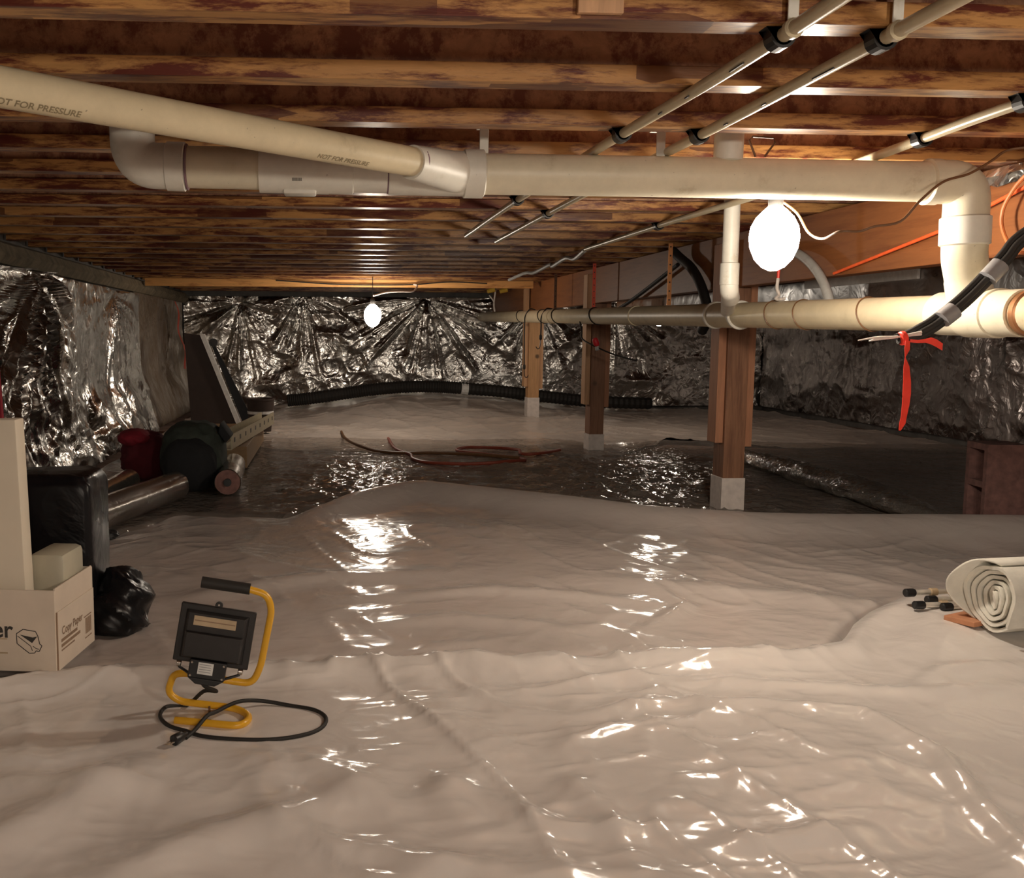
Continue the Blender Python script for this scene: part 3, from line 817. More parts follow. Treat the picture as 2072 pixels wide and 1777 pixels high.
supply([(0.93, 0.3, ZP), (0.93, 1.7, ZP), (0.925, 2.6, ZP), (0.905, 3.7, ZP), (0.90, 5.36, ZP)], 'thin cream pipe, the right one of the two slanting across the top right', [JY(0), JY(2), JY(6)], tail=1.635, marks=[(1.82, 1.9), (2.1, 2.12), (2.3, 2.32)])
supply([(1.47, 0.8, ZP), (1.475, 1.7, ZP), (1.48, 2.2, ZP + 0.0), (1.50, 2.5, ZP), (1.52, 2.8, 1.377), (1.53, 3.5, ZP), (1.505, 4.4, ZP), (1.50, 5.8, ZP)], 'thin cream pipe lit bright beside the right elbow, running back over the bulb', [JY(1), JY(2), JY(7)])

# ------------------------------------------------------------------ string lights
glow = [glow_mat('bulb_glow', NEAR_BULB), glow_mat('far_bulb_glow', FAR_BULB), glow_mat('back_fill_glow', BACK_FILL), glow_mat('hidden_bulb_glow', HIDDEN_BULB)]
def hanging_bulb(x, y, z, g, label, hang, sx=1.0):
    b = empty('hanging_bulb', (x, y, z), label, 'lamp', 'bare bulbs of the string light')
    R = 0.070 * sx
    prof = [(0.012, -0.096), (R * 0.45, -0.086), (R * 0.75, -0.064), (R * 0.95, -0.03), (R, 0.0), (R * 0.95, 0.03), (R * 0.75, 0.058), (R * 0.5, 0.076), (0.022, 0.088)]
    MB().lathe([(r, h * sx) for r, h in prof], (x, y, z), (0, 0, 1), 32).build('bulb', g, b, smooth=True, angle=80)
    MB().lathe([(0.017, 0.0), (0.021, 0.006), (0.021, 0.05), (0.016, 0.058), (0.007, 0.066)], (x, y, z + 0.084 * sx), (0, 0, 1), 16).build('lamp_socket', M['rubber'], b, smooth=True)
    MB().tube([(x, y, z + 0.084 * sx + 0.06), (x, y, hang)], 0.0035, 8).build('pendant_cord', M['rubber'], b)
    return b
hanging_bulb(1.30, 2.87, 1.165, glow[0], 'near bare glowing bulb hanging under the big drain pipe', 1.388)
hanging_bulb(0.39, 8.95, 1.045, glow[1], 'far bare glowing bulb hanging before the back wall', 1.388, 1.1)
hanging_bulb(3.03, 9.0, 1.058, glow[3], 'bare bulb hidden behind the lower drain pipe near the back wall', 1.388)
hanging_bulb(1.25, -0.40, 1.17, glow[2], 'added unseen fill bulb hanging behind the viewer on the right', 1.388)  # this bulb and the next are added out of view to light the foreground
hanging_bulb(0.30, -1.25, 1.17, glow[2], 'added unseen fill bulb hanging straight behind the viewer', 1.388)
o = MB().tube(spline([(-0.5, 9.43, 1.375), (-0.28, 9.43, 1.362), (0.0, 9.43, 1.345), (0.37, 9.43, 1.338), (0.8, 9.43, 1.345), (1.15, 9.43, 1.372), (1.5, 9.43, 1.36)], 6), 0.006, 8).build('light_cord', M['rubber'], smooth=True)
tag(o, 'dark light cord sagging along the orange header board', 'cord')
o = MB().tube(spline([(0.40, 8.99, 1.22), (0.52, 9.1, 1.255), (0.66, 9.2, 1.268), (0.78, 9.3, 1.275), (0.83, 9.38, 1.33), (0.8, 9.42, 1.345)], 6), 0.008, 8).build('loose_wire', M['white_wire'], smooth=True)
tag(o, 'short pale wire looping beside the far bulb', 'wire')
cordpts = [(1.31, 2.87, 1.275), (1.36, 2.86, 1.235), (1.378, 2.82, 1.175), (1.37, 2.72, 1.148), (1.375, 2.64, 1.16), (1.425, 2.63, 1.16), (1.46, 2.62, 1.172), (1.525, 2.61, 1.185), (1.57, 2.60, 1.238), (1.63, 2.60, 1.288), (1.70, 2.60, 1.31), (1.76, 2.60, 1.345), (1.80, 2.60, 1.372), (1.86, 2.58, 1.38)]
o = MB().tube(spline(cordpts, 5), 0.0035, 8).build('power_cord', M['brown_cord'], smooth=True)
tag(o, 'thin dark cord running from the near bulb over the right elbow', 'cord')

# ------------------------------------------------------------------ ropes, cables and ribbons on the right
o = MB().tube([(2.018, 3.9, 1.128), (2.012, 3.19, 1.228), (2.010, 2.79, 1.316), (2.012, 2.55, 1.372)], 0.006, 8).build('rope', M['rope'], smooth=True)
tag(o, 'taut bright orange rope slanting across the face of the girder', 'rope')
o = MB().tube(spline([(2.005, 2.60, 1.375), (1.99, 2.77, 1.345), (1.985, 2.85, 1.28), (1.985, 2.87, 1.22), (1.985, 2.84, 1.16), (1.98, 2.79, 1.125), (1.97, 2.7, 1.11)], 6), 0.0055, 8).build('cable_loop', M['orange_cord'], smooth=True)
tag(o, 'thin orange cable hanging in a loop beside the right elbow', 'cable')
bun = empty('cable_bundle', (1.53, 2.55, 0.87), 'bundle of black cables with grey tape bands crossing before the elbow', 'cable')
bp = [(2.10, 2.50, 1.33), (1.97, 2.52, 1.24), (1.83, 2.55, 1.14), (1.78, 2.55, 1.082), (1.69, 2.55, 0.985), (1.61, 2.55, 0.918), (1.57, 2.55, 0.893), (1.535, 2.55, 0.875)]
for i, (dx, dz) in enumerate([(0, 0), (0.012, -0.007), (-0.006, 0.010)]):
    MB().tube(spline([(x + dx, y + 0.006 * i, z + dz) for x, y, z in bp] + [(1.512 - 0.006 * i, 2.555, 0.872 + dz * 0.6)], 6), 0.0088, 10).build('cable', M['rubber'], bun, smooth=True)
for i, e in enumerate([(1.405, 2.57, 0.868), (1.435, 2.57, 0.866)]):
    MB().tube(spline([(1.56, 2.54, 0.885 + 0.006 * i), (1.50, 2.55, 0.878), (1.45, 2.56, 0.876 - 0.005 * i), e], 5), [0.0032] * 10 + [0.003, 0.0027, 0.0024, 0.002, 0.0017, 0.0014], 8).build('wire', M['white_wire'], bun, smooth=True)
for a, b in (((1.735, 2.548, 1.033), (1.768, 2.548, 1.069)), ((1.618, 2.548, 0.924), (1.650, 2.548, 0.949))):
    MB().tube([a, b], 0.024, 14).build('tape_band', M['grey_tape'], bun, smooth=True)
rb = empty('ribbon', (1.515, 2.53, 0.87), 'bright red ribbon tied round the cable bundle, hanging down', 'ribbon')
def ribbon(name, pts, ws, th=0.0015, ax=Vector((1, 0, 0))):
    vs = []; fs = []
    for i, p in enumerate(pts):
        p = Vector(p); w = ws[i] / 2; a = ax[i] if isinstance(ax, list) else ax
        q = Vector((0, 1, 0)) * th
        vs += [p - a * w, p + a * w, p + a * w + q, p - a * w + q]
        if i:
            c = 4 * (i - 1)
            for k in range(4): fs.append((c + k, c + (k + 1) % 4, c + 4 + (k + 1) % 4, c + 4 + k))
    fs += [(0, 1, 2, 3), tuple(4 * (len(pts) - 1) + k for k in (3, 2, 1, 0))]
    return MB().add(vs, fs).build(name, M['red_tape'], rb, smooth=True)
X1 = Vector((1, 0, 0))
tw = [Vector((math.cos(a), math.sin(a), 0)) for a in (0, 0.3, 1.0, 0.5, 0.1, -0.1, 0.1, 0.3, 0.2, 0.0)]
ribbon('ribbon_tail', [(1.515, 2.525, 0.868), (1.512, 2.52, 0.845), (1.508, 2.52, 0.825), (1.513, 2.52, 0.80), (1.517, 2.52, 0.76), (1.518, 2.52, 0.73), (1.517, 2.52, 0.70), (1.514, 2.52, 0.67), (1.511, 2.52, 0.65), (1.505, 2.52, 0.632)], [0.012, 0.018, 0.024, 0.026, 0.022, 0.021, 0.021, 0.02, 0.019, 0.005], ax=tw)
Zv = Vector((0, 0, 1))
ribbon('ribbon_tail', [(1.52, 2.522, 0.868), (1.54, 2.52, 0.866), (1.56, 2.52, 0.868), (1.575, 2.52, 0.868), (1.59, 2.52, 0.862), (1.607, 2.52, 0.852)], [0.008, 0.008, 0.010, 0.018, 0.020, 0.018], ax=[Zv] * 6)
MB().lathe([(0.016, 0), (0.019, 0.003), (0.019, 0.012), (0.016, 0.015)], (1.508, 2.55, 0.873), (1, 0, 0.2), 14).build('ribbon_knot', M['red_tape'], rb, smooth=True)

# ties, straps and wires of the lower run
for y, lab in ((3.40, 'thin dark wire tie round the bright pipe, first left of the cable bundle'), (3.88, 'thin dark wire tie round the bright pipe, midway between bundle and red twine'), (4.14, 'brown tie round the bright pipe just right of the white hub rings')):
    c = Vector((1.9, y, LZ(y)))
    pts = [c + Vector((0.0605 * math.cos(a), 0.025 * math.sin(a + 0.6), 0.0605 * math.sin(a))) for a in np.linspace(0, 2 * math.pi, 25)[:-1]]
    tag(MB().tube(pts, 0.0025, 6, closed=True).build('wire_tie', M['brown_cord'], smooth=True), lab, 'tie', 'wire ties round the lower drain run')
for y, lab in ((7.0, 'thin black tie round the lower pipe in front of the middle post'), (8.2, 'thin black tie round the lower pipe between middle and farthest post'), (8.75, 'thin black tie round the lower pipe right of the farthest post'), (9.75, 'thin black tie round the lower pipe left of the farthest post')):
    c = Vector((1.9, y, LZ(y)))
    pts = [c + Vector((0.0615 * math.cos(a), 0.06 * math.sin(a + 0.6), 0.0615 * math.sin(a))) for a in np.linspace(0, 2 * math.pi, 25)[:-1]]
    tag(MB().tube(pts, 0.004, 6, closed=True).build('wire_tie', M['rubber'], smooth=True), lab, 'tie', 'wire ties round the lower drain run')
tw_ = empty('twine', (1.9, 4.14, 1.03), 'red and white twine holding the lower pipe beside the near bulb', 'twine')
MB().tube([(1.9, 4.14, 1.115), (1.905, 4.14, 1.25), (1.905, 4.14, 1.388)], 0.006, 8).build('twine_strand', M['red_tape'], tw_)
MB().tube(spline([(1.9, 4.14, 1.12), (1.893, 4.13, 1.08), (1.898, 4.12, 1.05), (1.88, 4.11, 1.035), (1.905, 4.12, 1.032), (1.925, 4.12, 1.035)], 4), 0.007, 8).build('twine_knot', M['white_wire'], tw_, smooth=True)
def strap(y, mat, label, dark=False):
    s_ = empty('pipe_strap', (1.9, y, LZ(y) + 0.06), label, 'strap', 'metal straps holding the lower drain run')
    z0, z1 = LZ(y) + 0.058, 1.388
    MB().box((1.888, y - 0.001, z0), (1.912, y + 0.001, z1)).build('strap_band', mat, s_)
    n_ = 7
    for i in range(n_):
        z = z0 + (z1 - z0) * (i + 0.6) / n_
        MB().lathe([(0.0045, 0), (0.0045, 0.001)], (1.9, y - 0.001, z), (0, -1, 0), 10).build('strap_hole', M['black'], s_)
strap(5.49, M['strap'], 'copper coloured perforated strap hanging left of the small white drop pipe')
strap(7.08, M['orange_tape'], 'dark red strap above the lower pipe at the middle post')
strap(8.3, M['brown_cord'], 'brown strap above the lower pipe between the farthest and middle posts')
def bungee(pts, hook, label):
    b = empty('hook_cord', pts[0], label, 'cord', 'hooked cords hung over the lower pipe')
    MB().tube(spline(pts, 5), 0.006, 8).build('cord', M['rubber'], b, smooth=True)
    x, y, z = pts[-1]
    MB().lathe([(0.006, 0.0), (0.013, -0.01), (0.013, -0.04), (0.005, -0.05)], (x, y, z + 0.02), (0, 0, 1), 10).build('hook_ferrule', M['rubber'], b, smooth=True)
    MB().tube(spline([(x, y, z - 0.03), (x + 0.002 * hook, y, z - 0.06), (x + 0.008 * hook, y, z - 0.095), (x + 0.025 * hook, y, z - 0.105), (x + 0.040 * hook, y, z - 0.085)], 4), 0.004, 6).build('hook', M['black'], b, smooth=True)
bungee([(1.93, 9.25, 1.11), (1.88, 9.25, 1.115), (1.836, 9.25, 1.05), (1.832, 9.25, 0.97), (1.832, 9.25, 0.80), (1.836, 9.25, 0.58)], 1, 'long black hooked cord hanging from the lower pipe before the farthest post')
bungee([(1.93, 8.55, 1.10), (1.88, 8.55, 1.10), (1.838, 8.55, 1.03), (1.838, 8.55, 0.95), (1.836, 8.55, 0.86)], -1, 'short black hooked cord hanging beside the farthest post')
lw = empty('loose_wires', (1.86, 11.0, 1.1), 'white wires with yellow connectors dangling at the far end of the lower pipe', 'wire')
MB().tube(spline([(1.84, 11.0, 1.13), (1.83, 11.0, 1.2), (1.835, 11.0, 1.28), (1.85, 11.0, 1.385)], 5), 0.010, 8).build('white_wire', M['white_wire'], lw, smooth=True)
MB().tube(spline([(1.83, 11.0, 1.24), (1.80, 11.0, 1.28), (1.775, 11.0, 1.31)], 5), 0.008, 8).build('white_wire', M['white_wire'], lw, smooth=True)
for x in (1.80, 1.94):
    MB().tube([(x - 0.05, 10.98, 1.35), (x + 0.03, 10.98, 1.375)], [0.022, 0.030], 12).build('yellow_connector', M['yellow_nut'], lw, smooth=True)
o = MB().tube(spline([(1.5, 5.82, 1.372), (1.51, 6.1, 1.345), (1.53, 6.4, 1.372), (1.51, 6.7, 1.34), (1.56, 7.0, 1.371), (1.55, 7.5, 1.345), (1.58, 8.0, 1.372), (1.56, 8.6, 1.35)], 6), 0.013, 8).build('flexible_conduit', M['grey_hose'], smooth=True)
tag(o, 'wavy pale conduit hanging along under the far joists', 'conduit')
o = MB().tube(spline([(1.955, 5.62, 1.36), (1.98, 5.55, 1.31), (1.985, 5.40, 1.25), (1.985, 5.27, 1.17), (1.985, 5.18, 1.08), (1.985, 5.12, 0.98), (1.985, 5.2, 0.90)], 6), 0.026, 12).build('black_hose', M['rubber'], smooth=True)
tag(o, 'thick black hose drooping between the copper strap and the small drop pipe', 'hose')
o = MB().tube(spline([(1.99, 5.62, 1.28), (1.99, 6.0, 1.20), (1.99, 6.4, 1.12), (1.99, 6.8, 1.05), (1.99, 7.1, 1.0)], 6), 0.012, 10).build('black_cable', M['rubber'], smooth=True)
tag(o, 'thin black cable slanting down behind the lower pipe left of the copper strap', 'cable')
o = MB().tube(spline([(1.985, 4.35, 1.26), (1.985, 4.22, 1.245), (1.985, 4.08, 1.20), (1.985, 3.96, 1.13), (1.985, 3.88, 1.05), (1.985, 3.84, 0.97)], 6), 0.019, 12).build('grey_hose', M['grey_hose'], smooth=True)
tag(o, 'grey hose curving down behind the near bulb', 'hose')
c_ = empty('red_connector', (1.84, 7.0, 0.80), 'small red plug on a dark cord before the middle post', 'plug')
MB().lathe([(0.012, 0), (0.022, 0.012), (0.022, 0.045), (0.014, 0.06)], (1.90, 6.95, 0.80), (-0.4, 0, 1), 12).build('plug_body', M['red_plug'], c_, smooth=True)
MB().lathe([(0.012, 0), (0.018, 0.008), (0.012, 0.03)], (1.905, 6.95, 0.77), (-0.4, 0, 1), 12).build('plug_collar', M['grey_hose'], c_, smooth=True)
MB().tube(spline([(1.86, 7.3, 0.975), (1.85, 7.2, 0.90), (1.83, 7.1, 0.85), (1.86, 7.0, 0.815), (1.9, 6.95, 0.79), (2.0, 6.85, 0.74), (2.14, 6.8, 0.70)], 5), 0.006, 6).build('cord', M['rubber'], c_, smooth=True)

# duct and foil strip beyond the girder
dk = empty('metal_duct', (2.6, 6.0, 1.16), 'galvanised sheet metal duct hanging beyond the girder', 'duct')
for i in range(5):
    y0 = 2.4 + 1.2 * i
    MB().box((2.45, y0, 1.03), (2.85, y0 + 1.19, 1.16)).build('duct_section', M['galv'], dk, bevel=0.006)
MB().box((2.435, 4.02, 1.118), (2.447, 5.0, 1.158)).build('drive_cleat', M['label'], dk)
MB().box((2.47, 2.4, 1.165), (2.50, 8.4, 1.388)).build('duct_hanger', M['galv'], dk)
mb = MB(); rng = random.Random(5); vs = []; fs = []
for i in range(24):
    y = 2.3 + 1.05 * i / 23
    vs += [(2.024 - rng.uniform(0, 0.012), y, 1.386), (2.016 - rng.uniform(0, 0.015), y, 1.362), (2.022 - rng.uniform(0, 0.01), y, 1.335 + rng.uniform(-0.008, 0.008))]
    if i:
        a = 3 * (i - 1); fs += [(a, a + 1, a + 4, a + 3), (a + 1, a + 2, a + 5, a + 4)]
o = mb.add(vs, fs).build('foil_strip', M['foil'])
tag(o, 'crumpled strip of silver foil along the top of the girder', 'foil')

# ------------------------------------------------------------------ work light
wl = empty('work_light', (-0.27, 2.27, top_z(-0.27, 2.27)), 'portable work light with black head on a yellow tube stand', 'lamp')
zf = max(top_z(x, y) for x, y in ((-0.2, 2.2), (-0.3, 2.22), (-0.2, 2.3), (-0.34, 2.33))) + 0.006
R_ = 0.0085
frame = [(-0.357, 2.228, zf), (-0.20, 2.185, zf), (-0.183, 2.24, zf), (-0.22, 2.295, zf), (-0.36, 2.315, zf + 0.012), (-0.388, 2.315, zf + 0.035), (-0.372, 2.312, 0.070), (-0.34, 2.31, 0.072), (-0.25, 2.31, 0.053), (-0.185, 2.31, 0.043), (-0.165, 2.31, 0.085), (-0.137, 2.31, 0.225), (-0.148, 2.31, 0.262), (-0.20, 2.31, 0.278)]
fr = bend(frame, 0.03, 6)
MB().tube(fr, R_, 14).build('tube_frame', M['yellow'], wl, smooth=True, angle=70)
MB().tube([(-0.188, 2.31, 0.2755), (-0.302, 2.31, 0.294)], 0.0135, 18).build('hand_grip', M['rubber'], wl, smooth=True)
# head: a frame of its own, tilted
hx = Vector((0.173, 0.0, -0.029)).normalized(); hz = Vector((0.115, 0, 0.99)); hz = (hz - hx * hz.dot(hx)).normalized()
hz = (hz + Vector((0, 0.10, 0))).normalized(); hy = hz.cross(hx).normalized()
HM = Matrix(((hx.x, hy.x, hz.x, -0.2675), (hx.y, hy.y, hz.y, 2.262), (hx.z, hy.z, hz.z, 0.176), (0, 0, 0, 1)))
def hbox(name, lo, hi, mat, bev=0.002, parent=wl):
    return MB().box(lo, hi, HM).build(name, mat, parent, bevel=bev)
def frustum(lo, hi, inset, y0, y1):
    (x0, z0), (x1, z1) = lo, hi
    vs = [(x0, y0, z0), (x1, y0, z0), (x1, y0, z1), (x0, y0, z1), (x0 + inset, y1, z0 + inset), (x1 - inset, y1, z0 + inset), (x1 - inset, y1, z1 - inset * 0.6), (x0 + inset, y1, z1 - inset * 0.6)]
    return [HM @ Vector(v) for v in vs], [(0, 1, 2, 3), (7, 6, 5, 4), (0, 4, 5, 1), (1, 5, 6, 2), (2, 6, 7, 3), (3, 7, 4, 0)]
head = MB().box((-0.088, 0.0, -0.068), (0.088, 0.016, 0.068), HM).build('lamp_head', M['lamp_black'], wl, bevel=0.003)
v_, f_ = frustum((-0.074, -0.058), (0.074, 0.056), 0.008, 0.0, -0.018)
MB().add(v_, f_).build('back_housing', M['lamp_black'], head, bevel=0.002)
v_, f_ = frustum((-0.068, -0.052), (0.068, 0.010), 0.004, -0.018, -0.032)
MB().add(v_, f_).build('reflector_hump', M['lamp_black'], head, bevel=0.002)
MB().box((-0.079, 0.016, -0.059), (0.079, 0.019, 0.059), HM).build('front_glass', M['grey_hose'], head)
hbox('warning_sticker', (-0.052, -0.0195, 0.024), (0.046, -0.0182, 0.046), M['sticker'], 0, head)
hbox('printed_line', (-0.050, -0.0198, 0.034), (0.044, -0.0194, 0.0365), M['card_edge'], 0, head)
MB().lathe([(0.009, -0.003), (0.009, 0.003)], HM @ Vector((-0.002, 0.006, 0.072)), hy, 16).build('head_latch', M['lamp_black'], head, smooth=True)
MB().lathe([(0.0025, -0.004), (0.0025, 0.004)], HM @ Vector((-0.002, 0.006, 0.073)), hy, 10).build('latch_screw', M['steel'], head)
jb = MB().box((-0.045, -0.034, -0.094), (0.040, -0.006, -0.052), HM).build('junction_box', M['black'], wl, bevel=0.003)
MB().prism([(-0.045, -0.094), (0.040, -0.094), (0.020, -0.108), (-0.025, -0.108)], -0.032, -0.008, 1, HM).build('junction_foot', M['black'], jb, bevel=0.002)
hbox('rating_label', (-0.024, -0.0352, -0.083), (0.011, -0.0343, -0.056), M['label'], 0, jb)
for i in range(4): hbox('printed_line', (-0.021, -0.0356, -0.078 + 0.0055 * i), (0.006, -0.0353, -0.0765 + 0.0055 * i), M['grey_tape'], 0, jb)
for x, z in ((-0.039, -0.058), (0.034, -0.058), (-0.039, -0.088), (0.034, -0.088)):
    MB().lathe([(0.003, 0), (0.003, 0.002), (0.002, 0.003)], HM @ Vector((x, -0.034, z)), -hy, 10).build('cover_screw', M['steel'], jb)
for sx in (-1, 1):
    br = MB().tube([HM @ Vector(p) for p in ((sx * 0.070, 0.008, -0.068), (sx * 0.070, 0.004, -0.082), (sx * 0.052, 0.002, -0.090), (sx * 0.036, -0.01, -0.094))], 0.0035, 8).build('bracket_arm', M['black'], wl, smooth=True)
    MB().lathe([(0.006, -0.006), (0.008, -0.004), (0.008, 0.004), (0.006, 0.006)], HM @ Vector((sx * 0.072, 0.006, -0.074)), hx, 12).build('bracket_knob', M['steel'], br, smooth=True)
MB().box((-0.010, -0.02, -0.115), (0.006, 0.02, -0.09), HM).build('clamp_block', M['black'], wl, bevel=0.002)
def on_floor(pts, r):
    z = [top_z(x, y, 0.012) + r * 0.7 for x, y in pts]
    z = [sum(z[max(0, min(len(z) - 1, i + k))] for k in (-2, -1, 0, 1, 2)) / 5 for i in range(len(z))]
    return [(x, y, q) for (x, y), q in zip(pts, z)]
gl = HM @ Vector((-0.008, -0.018, -0.108))
c2 = [gl, gl + Vector((0.006, 0.01, -0.012)), Vector((-0.268, 2.285, 0.035)), Vector((-0.30, 2.30, 0.03))]
floorpts = [(-0.345, 2.33), (-0.391, 2.324), (-0.398, 2.267), (-0.369, 2.206), (-0.325, 2.172), (-0.282, 2.140), (-0.204, 2.120), (-0.117, 2.118), (-0.047, 2.146), (-0.014, 2.19), (-0.010, 2.245), (-0.038, 2.29), (-0.092, 2.318)]
over = [(-0.164, 2.330, zf + 0.004), (-0.218, 2.300, zf + 0.0145), (-0.265, 2.250, zf + 0.010), (-0.282, 2.214, zf + 0.0145), (-0.302, 2.165, zf + 0.003)]
cordp = spline([tuple(p) for p in c2] + on_floor(floorpts, 0.0045) + over + on_floor([(-0.318, 2.128)], 0.006), 5)
MB().tube(cordp, 0.0047, 10).build('mains_cord', M['rubber'], wl, smooth=True)
pz = top_z(-0.335, 2.10) + 0.013
pd = Vector((-0.55, -0.80, -0.05)).normalized()
p0 = Vector((-0.316, 2.126, pz))
plug = MB().lathe([(0.005, 0), (0.007, 0.012), (0.011, 0.016), (0.0125, 0.034), (0.0125, 0.040), (0.010, 0.042)], p0, pd, 14).build('mains_plug', M['black'], wl, smooth=True)
for dx in (-0.005, 0.005):
    s_ = Vector((pd.y, -pd.x, 0)) * dx
    MB().tube([p0 + pd * 0.041 + s_, p0 + pd * 0.056 + s_], 0.0018, 6).build('plug_blade', M['steel'], plug)
MB().tube([Vector((-0.285, 2.283, zf + 0.01)), Vector((-0.283, 2.270, zf - 0.004)), Vector((-0.287, 2.262, zf - 0.012))], 0.003, 6).build('cord_tie', M['brown_cord'], wl)

# ------------------------------------------------------------------ cartons at the left edge
bz = top_z(-0.78, 2.6, 0.08) - 0.006
BM_ = Matrix.Translation((-0.704, 2.517, bz)) @ Matrix.Rotation(math.radians(-7), 4, 'Z')
bx = empty('paper_carton', (-0.704, 2.517, bz), 'open white copier paper carton with black lettering at the left edge', 'box')
BW, BD, BH, BT = 0.43, 0.27, 0.215, 0.005
def bbox(name, lo, hi, mat, parent=bx, bev=0.0):
    return MB().box(lo, hi, BM_).build(name, mat, parent, bevel=bev)
bbox('front_panel', (-BW, 0, 0), (0, BT, BH), M['card'], bx, 0.001)
bbox('back_panel', (-BW, BD - BT, 0), (0, BD, BH), M['card'], bx, 0.001)
side = bbox('side_panel', (-BT, BT, 0), (0, BD - BT, BH + 0.004), M['card'], bx, 0.001)
bbox('side_panel', (-BW, BT, 0), (-BW + BT, BD - BT, BH), M['card'], bx, 0.001)
bbox('carton_bottom', (-BW + BT, BT, 0), (-BT, BD - BT, BT), M['card'], bx)
flap = bbox('outer_flap', (0.0, 0.012, 0.0), (0.003, BD - 0.002, 0.155), M['card'], bx, 0.0008)
bbox('flap_edge', (0.0, 0.006, 0.0), (0.0022, 0.012, 0.155), M['card_edge'], bx)
def print_flat(text, size, origin, xdir, zdir, name, parent, mat, lift):
    v, f = text_mesh(text, size)
    X_ = Vector(xdir); Z_ = Vector(zdir); n_ = X_.cross(Z_)
    pts = [BM_ @ (Vector(origin) + X_ * p[0] + Z_ * p[1] + n_ * lift) for p in v]
    return MB().add(pts, f).build(name, mat, parent)
FX, FZ = (1, 0, 0), (0, 0, 1)
v, f = text_mesh('Copy Paper', 0.062)
wid = max(p[0] for p in v)
print_flat('Copy Paper', 0.062, (-0.111 - wid, 0, 0.090), FX, FZ, 'lettering', bx, M['print'], 0.0008)
bbox('printed_box', (-0.20, -0.0008, 0.046), (-0.128, -0.0001, 0.050), M['sticker'], bx)
bbox('printed_box', (-0.20, -0.0008, 0.084), (-0.128, -0.0001, 0.087), M['sticker'], bx)
print_flat('500', 0.024, (-0.19, 0, 0.058), FX, FZ, 'lettering', bx, M['card_edge'], 0.0008)
# the printed open-ream emblem
def shape(name, pts, mat, lift=0.0008):
    vs = [BM_ @ Vector((x, -lift, z)) for x, z in pts]
    return MB().add(vs, [tuple(range(len(pts)))]).build(name, mat, bx)
def stroke(pts, w):
    mb_ = MB()
    for (x0, z0), (x1, z1) in zip(pts[:-1], pts[1:]):
        d = Vector((x1 - x0, z1 - z0)); n_ = Vector((-d.y, d.x)).normalized() * w / 2
        mb_.add([BM_ @ Vector((a, -0.0009, b)) for a, b in ((x0 - n_.x, z0 - n_.y), (x1 - n_.x, z1 - n_.y), (x1 + n_.x, z1 + n_.y), (x0 + n_.x, z0 + n_.y))], [(0, 1, 2, 3)])
    return mb_
shape('emblem_fill', [(-0.094, 0.098), (-0.062, 0.076), (-0.048, 0.094), (-0.060, 0.091), (-0.080, 0.095)], M['print'])
stroke([(-0.103, 0.100), (-0.085, 0.112), (-0.052, 0.107), (-0.046, 0.094), (-0.042, 0.074), (-0.036, 0.070), (-0.044, 0.054), (-0.052, 0.056), (-0.056, 0.050), (-0.070, 0.049), (-0.082, 0.058), (-0.102, 0.074), (-0.103, 0.100)], 0.0022).build('emblem_outline', M['print'], bx)
stroke([(-0.100, 0.094), (-0.066, 0.068), (-0.062, 0.056)], 0.0018).build('emblem_outline', M['print'], bx)
stroke([(-0.060, 0.068), (-0.052, 0.062), (-0.044, 0.060)], 0.0018).build('emblem_outline', M['print'], bx)
def sflat(text, size, y, z, name, mat):
    return print_flat(text, size, (0.003, y, z), (0, 1, 0), (0, 0, 1), name, flap, mat, 0.0006)
sflat('Copy Paper', 0.030, 0.035, 0.088, 'lettering', M['card_edge'])
for i, (y0, y1, z0, z1) in enumerate([(0.03, 0.14, 0.070, 0.078), (0.03, 0.16, 0.056, 0.064), (0.03, 0.12, 0.046, 0.050), (0.19, 0.245, 0.088, 0.091)]):
    bbox('printed_line', (0.003, y0, z0), (0.0036, y1, z1), M['card_edge'], flap)
for i in range(9):
    bbox('barcode_bar', (0.003, 0.200 + 0.005 * i, 0.040), (0.0036, 0.2025 + 0.005 * i, 0.084), M['card_edge'], flap)
bbox('printed_line', (0.003, 0.195, 0.028), (0.0036, 0.245, 0.031), M['card_edge'], flap)

o = MB().box((-0.34, 0.03, 0.01), (-0.082, 0.085, 0.655), BM_ @ Matrix.Rotation(math.radians(-1.6), 4, 'Y')).build('foam_board', M['foam'], bevel=0.006, smooth=True)
tag(o, 'tall white foam board standing in the open carton at the left edge', 'board')
o = MB().box((-0.11, 0.10, 0.01), (-0.012, 0.25, 0.288), BM_).build('milky_jug', M['milky'], bevel=0.018, smooth=True)
tag(o, 'milky translucent plastic container standing in the open carton', 'container')
o = MB().box((-0.11, 0.10, 0.01), (-0.012, 0.25, 0.288), BM_)
lp = empty('leaning_panel', (-0.90, 2.78, 0.02), 'red edged white panel leaning behind the foam board at the left edge', 'panel')
MB().prism([(-1.05, 0.02), (-0.915, 0.02), (-0.952, 0.80), (-1.12, 0.80)], 2.80, 2.812, 1).build('panel_sheet', M['foam'], lp)
MB().prism([(-0.915, 0.02), (-0.882, 0.02), (-0.919, 0.83), (-0.952, 0.83)], 2.797, 2.815, 1).build('red_edge', M['red_cloth'], lp)

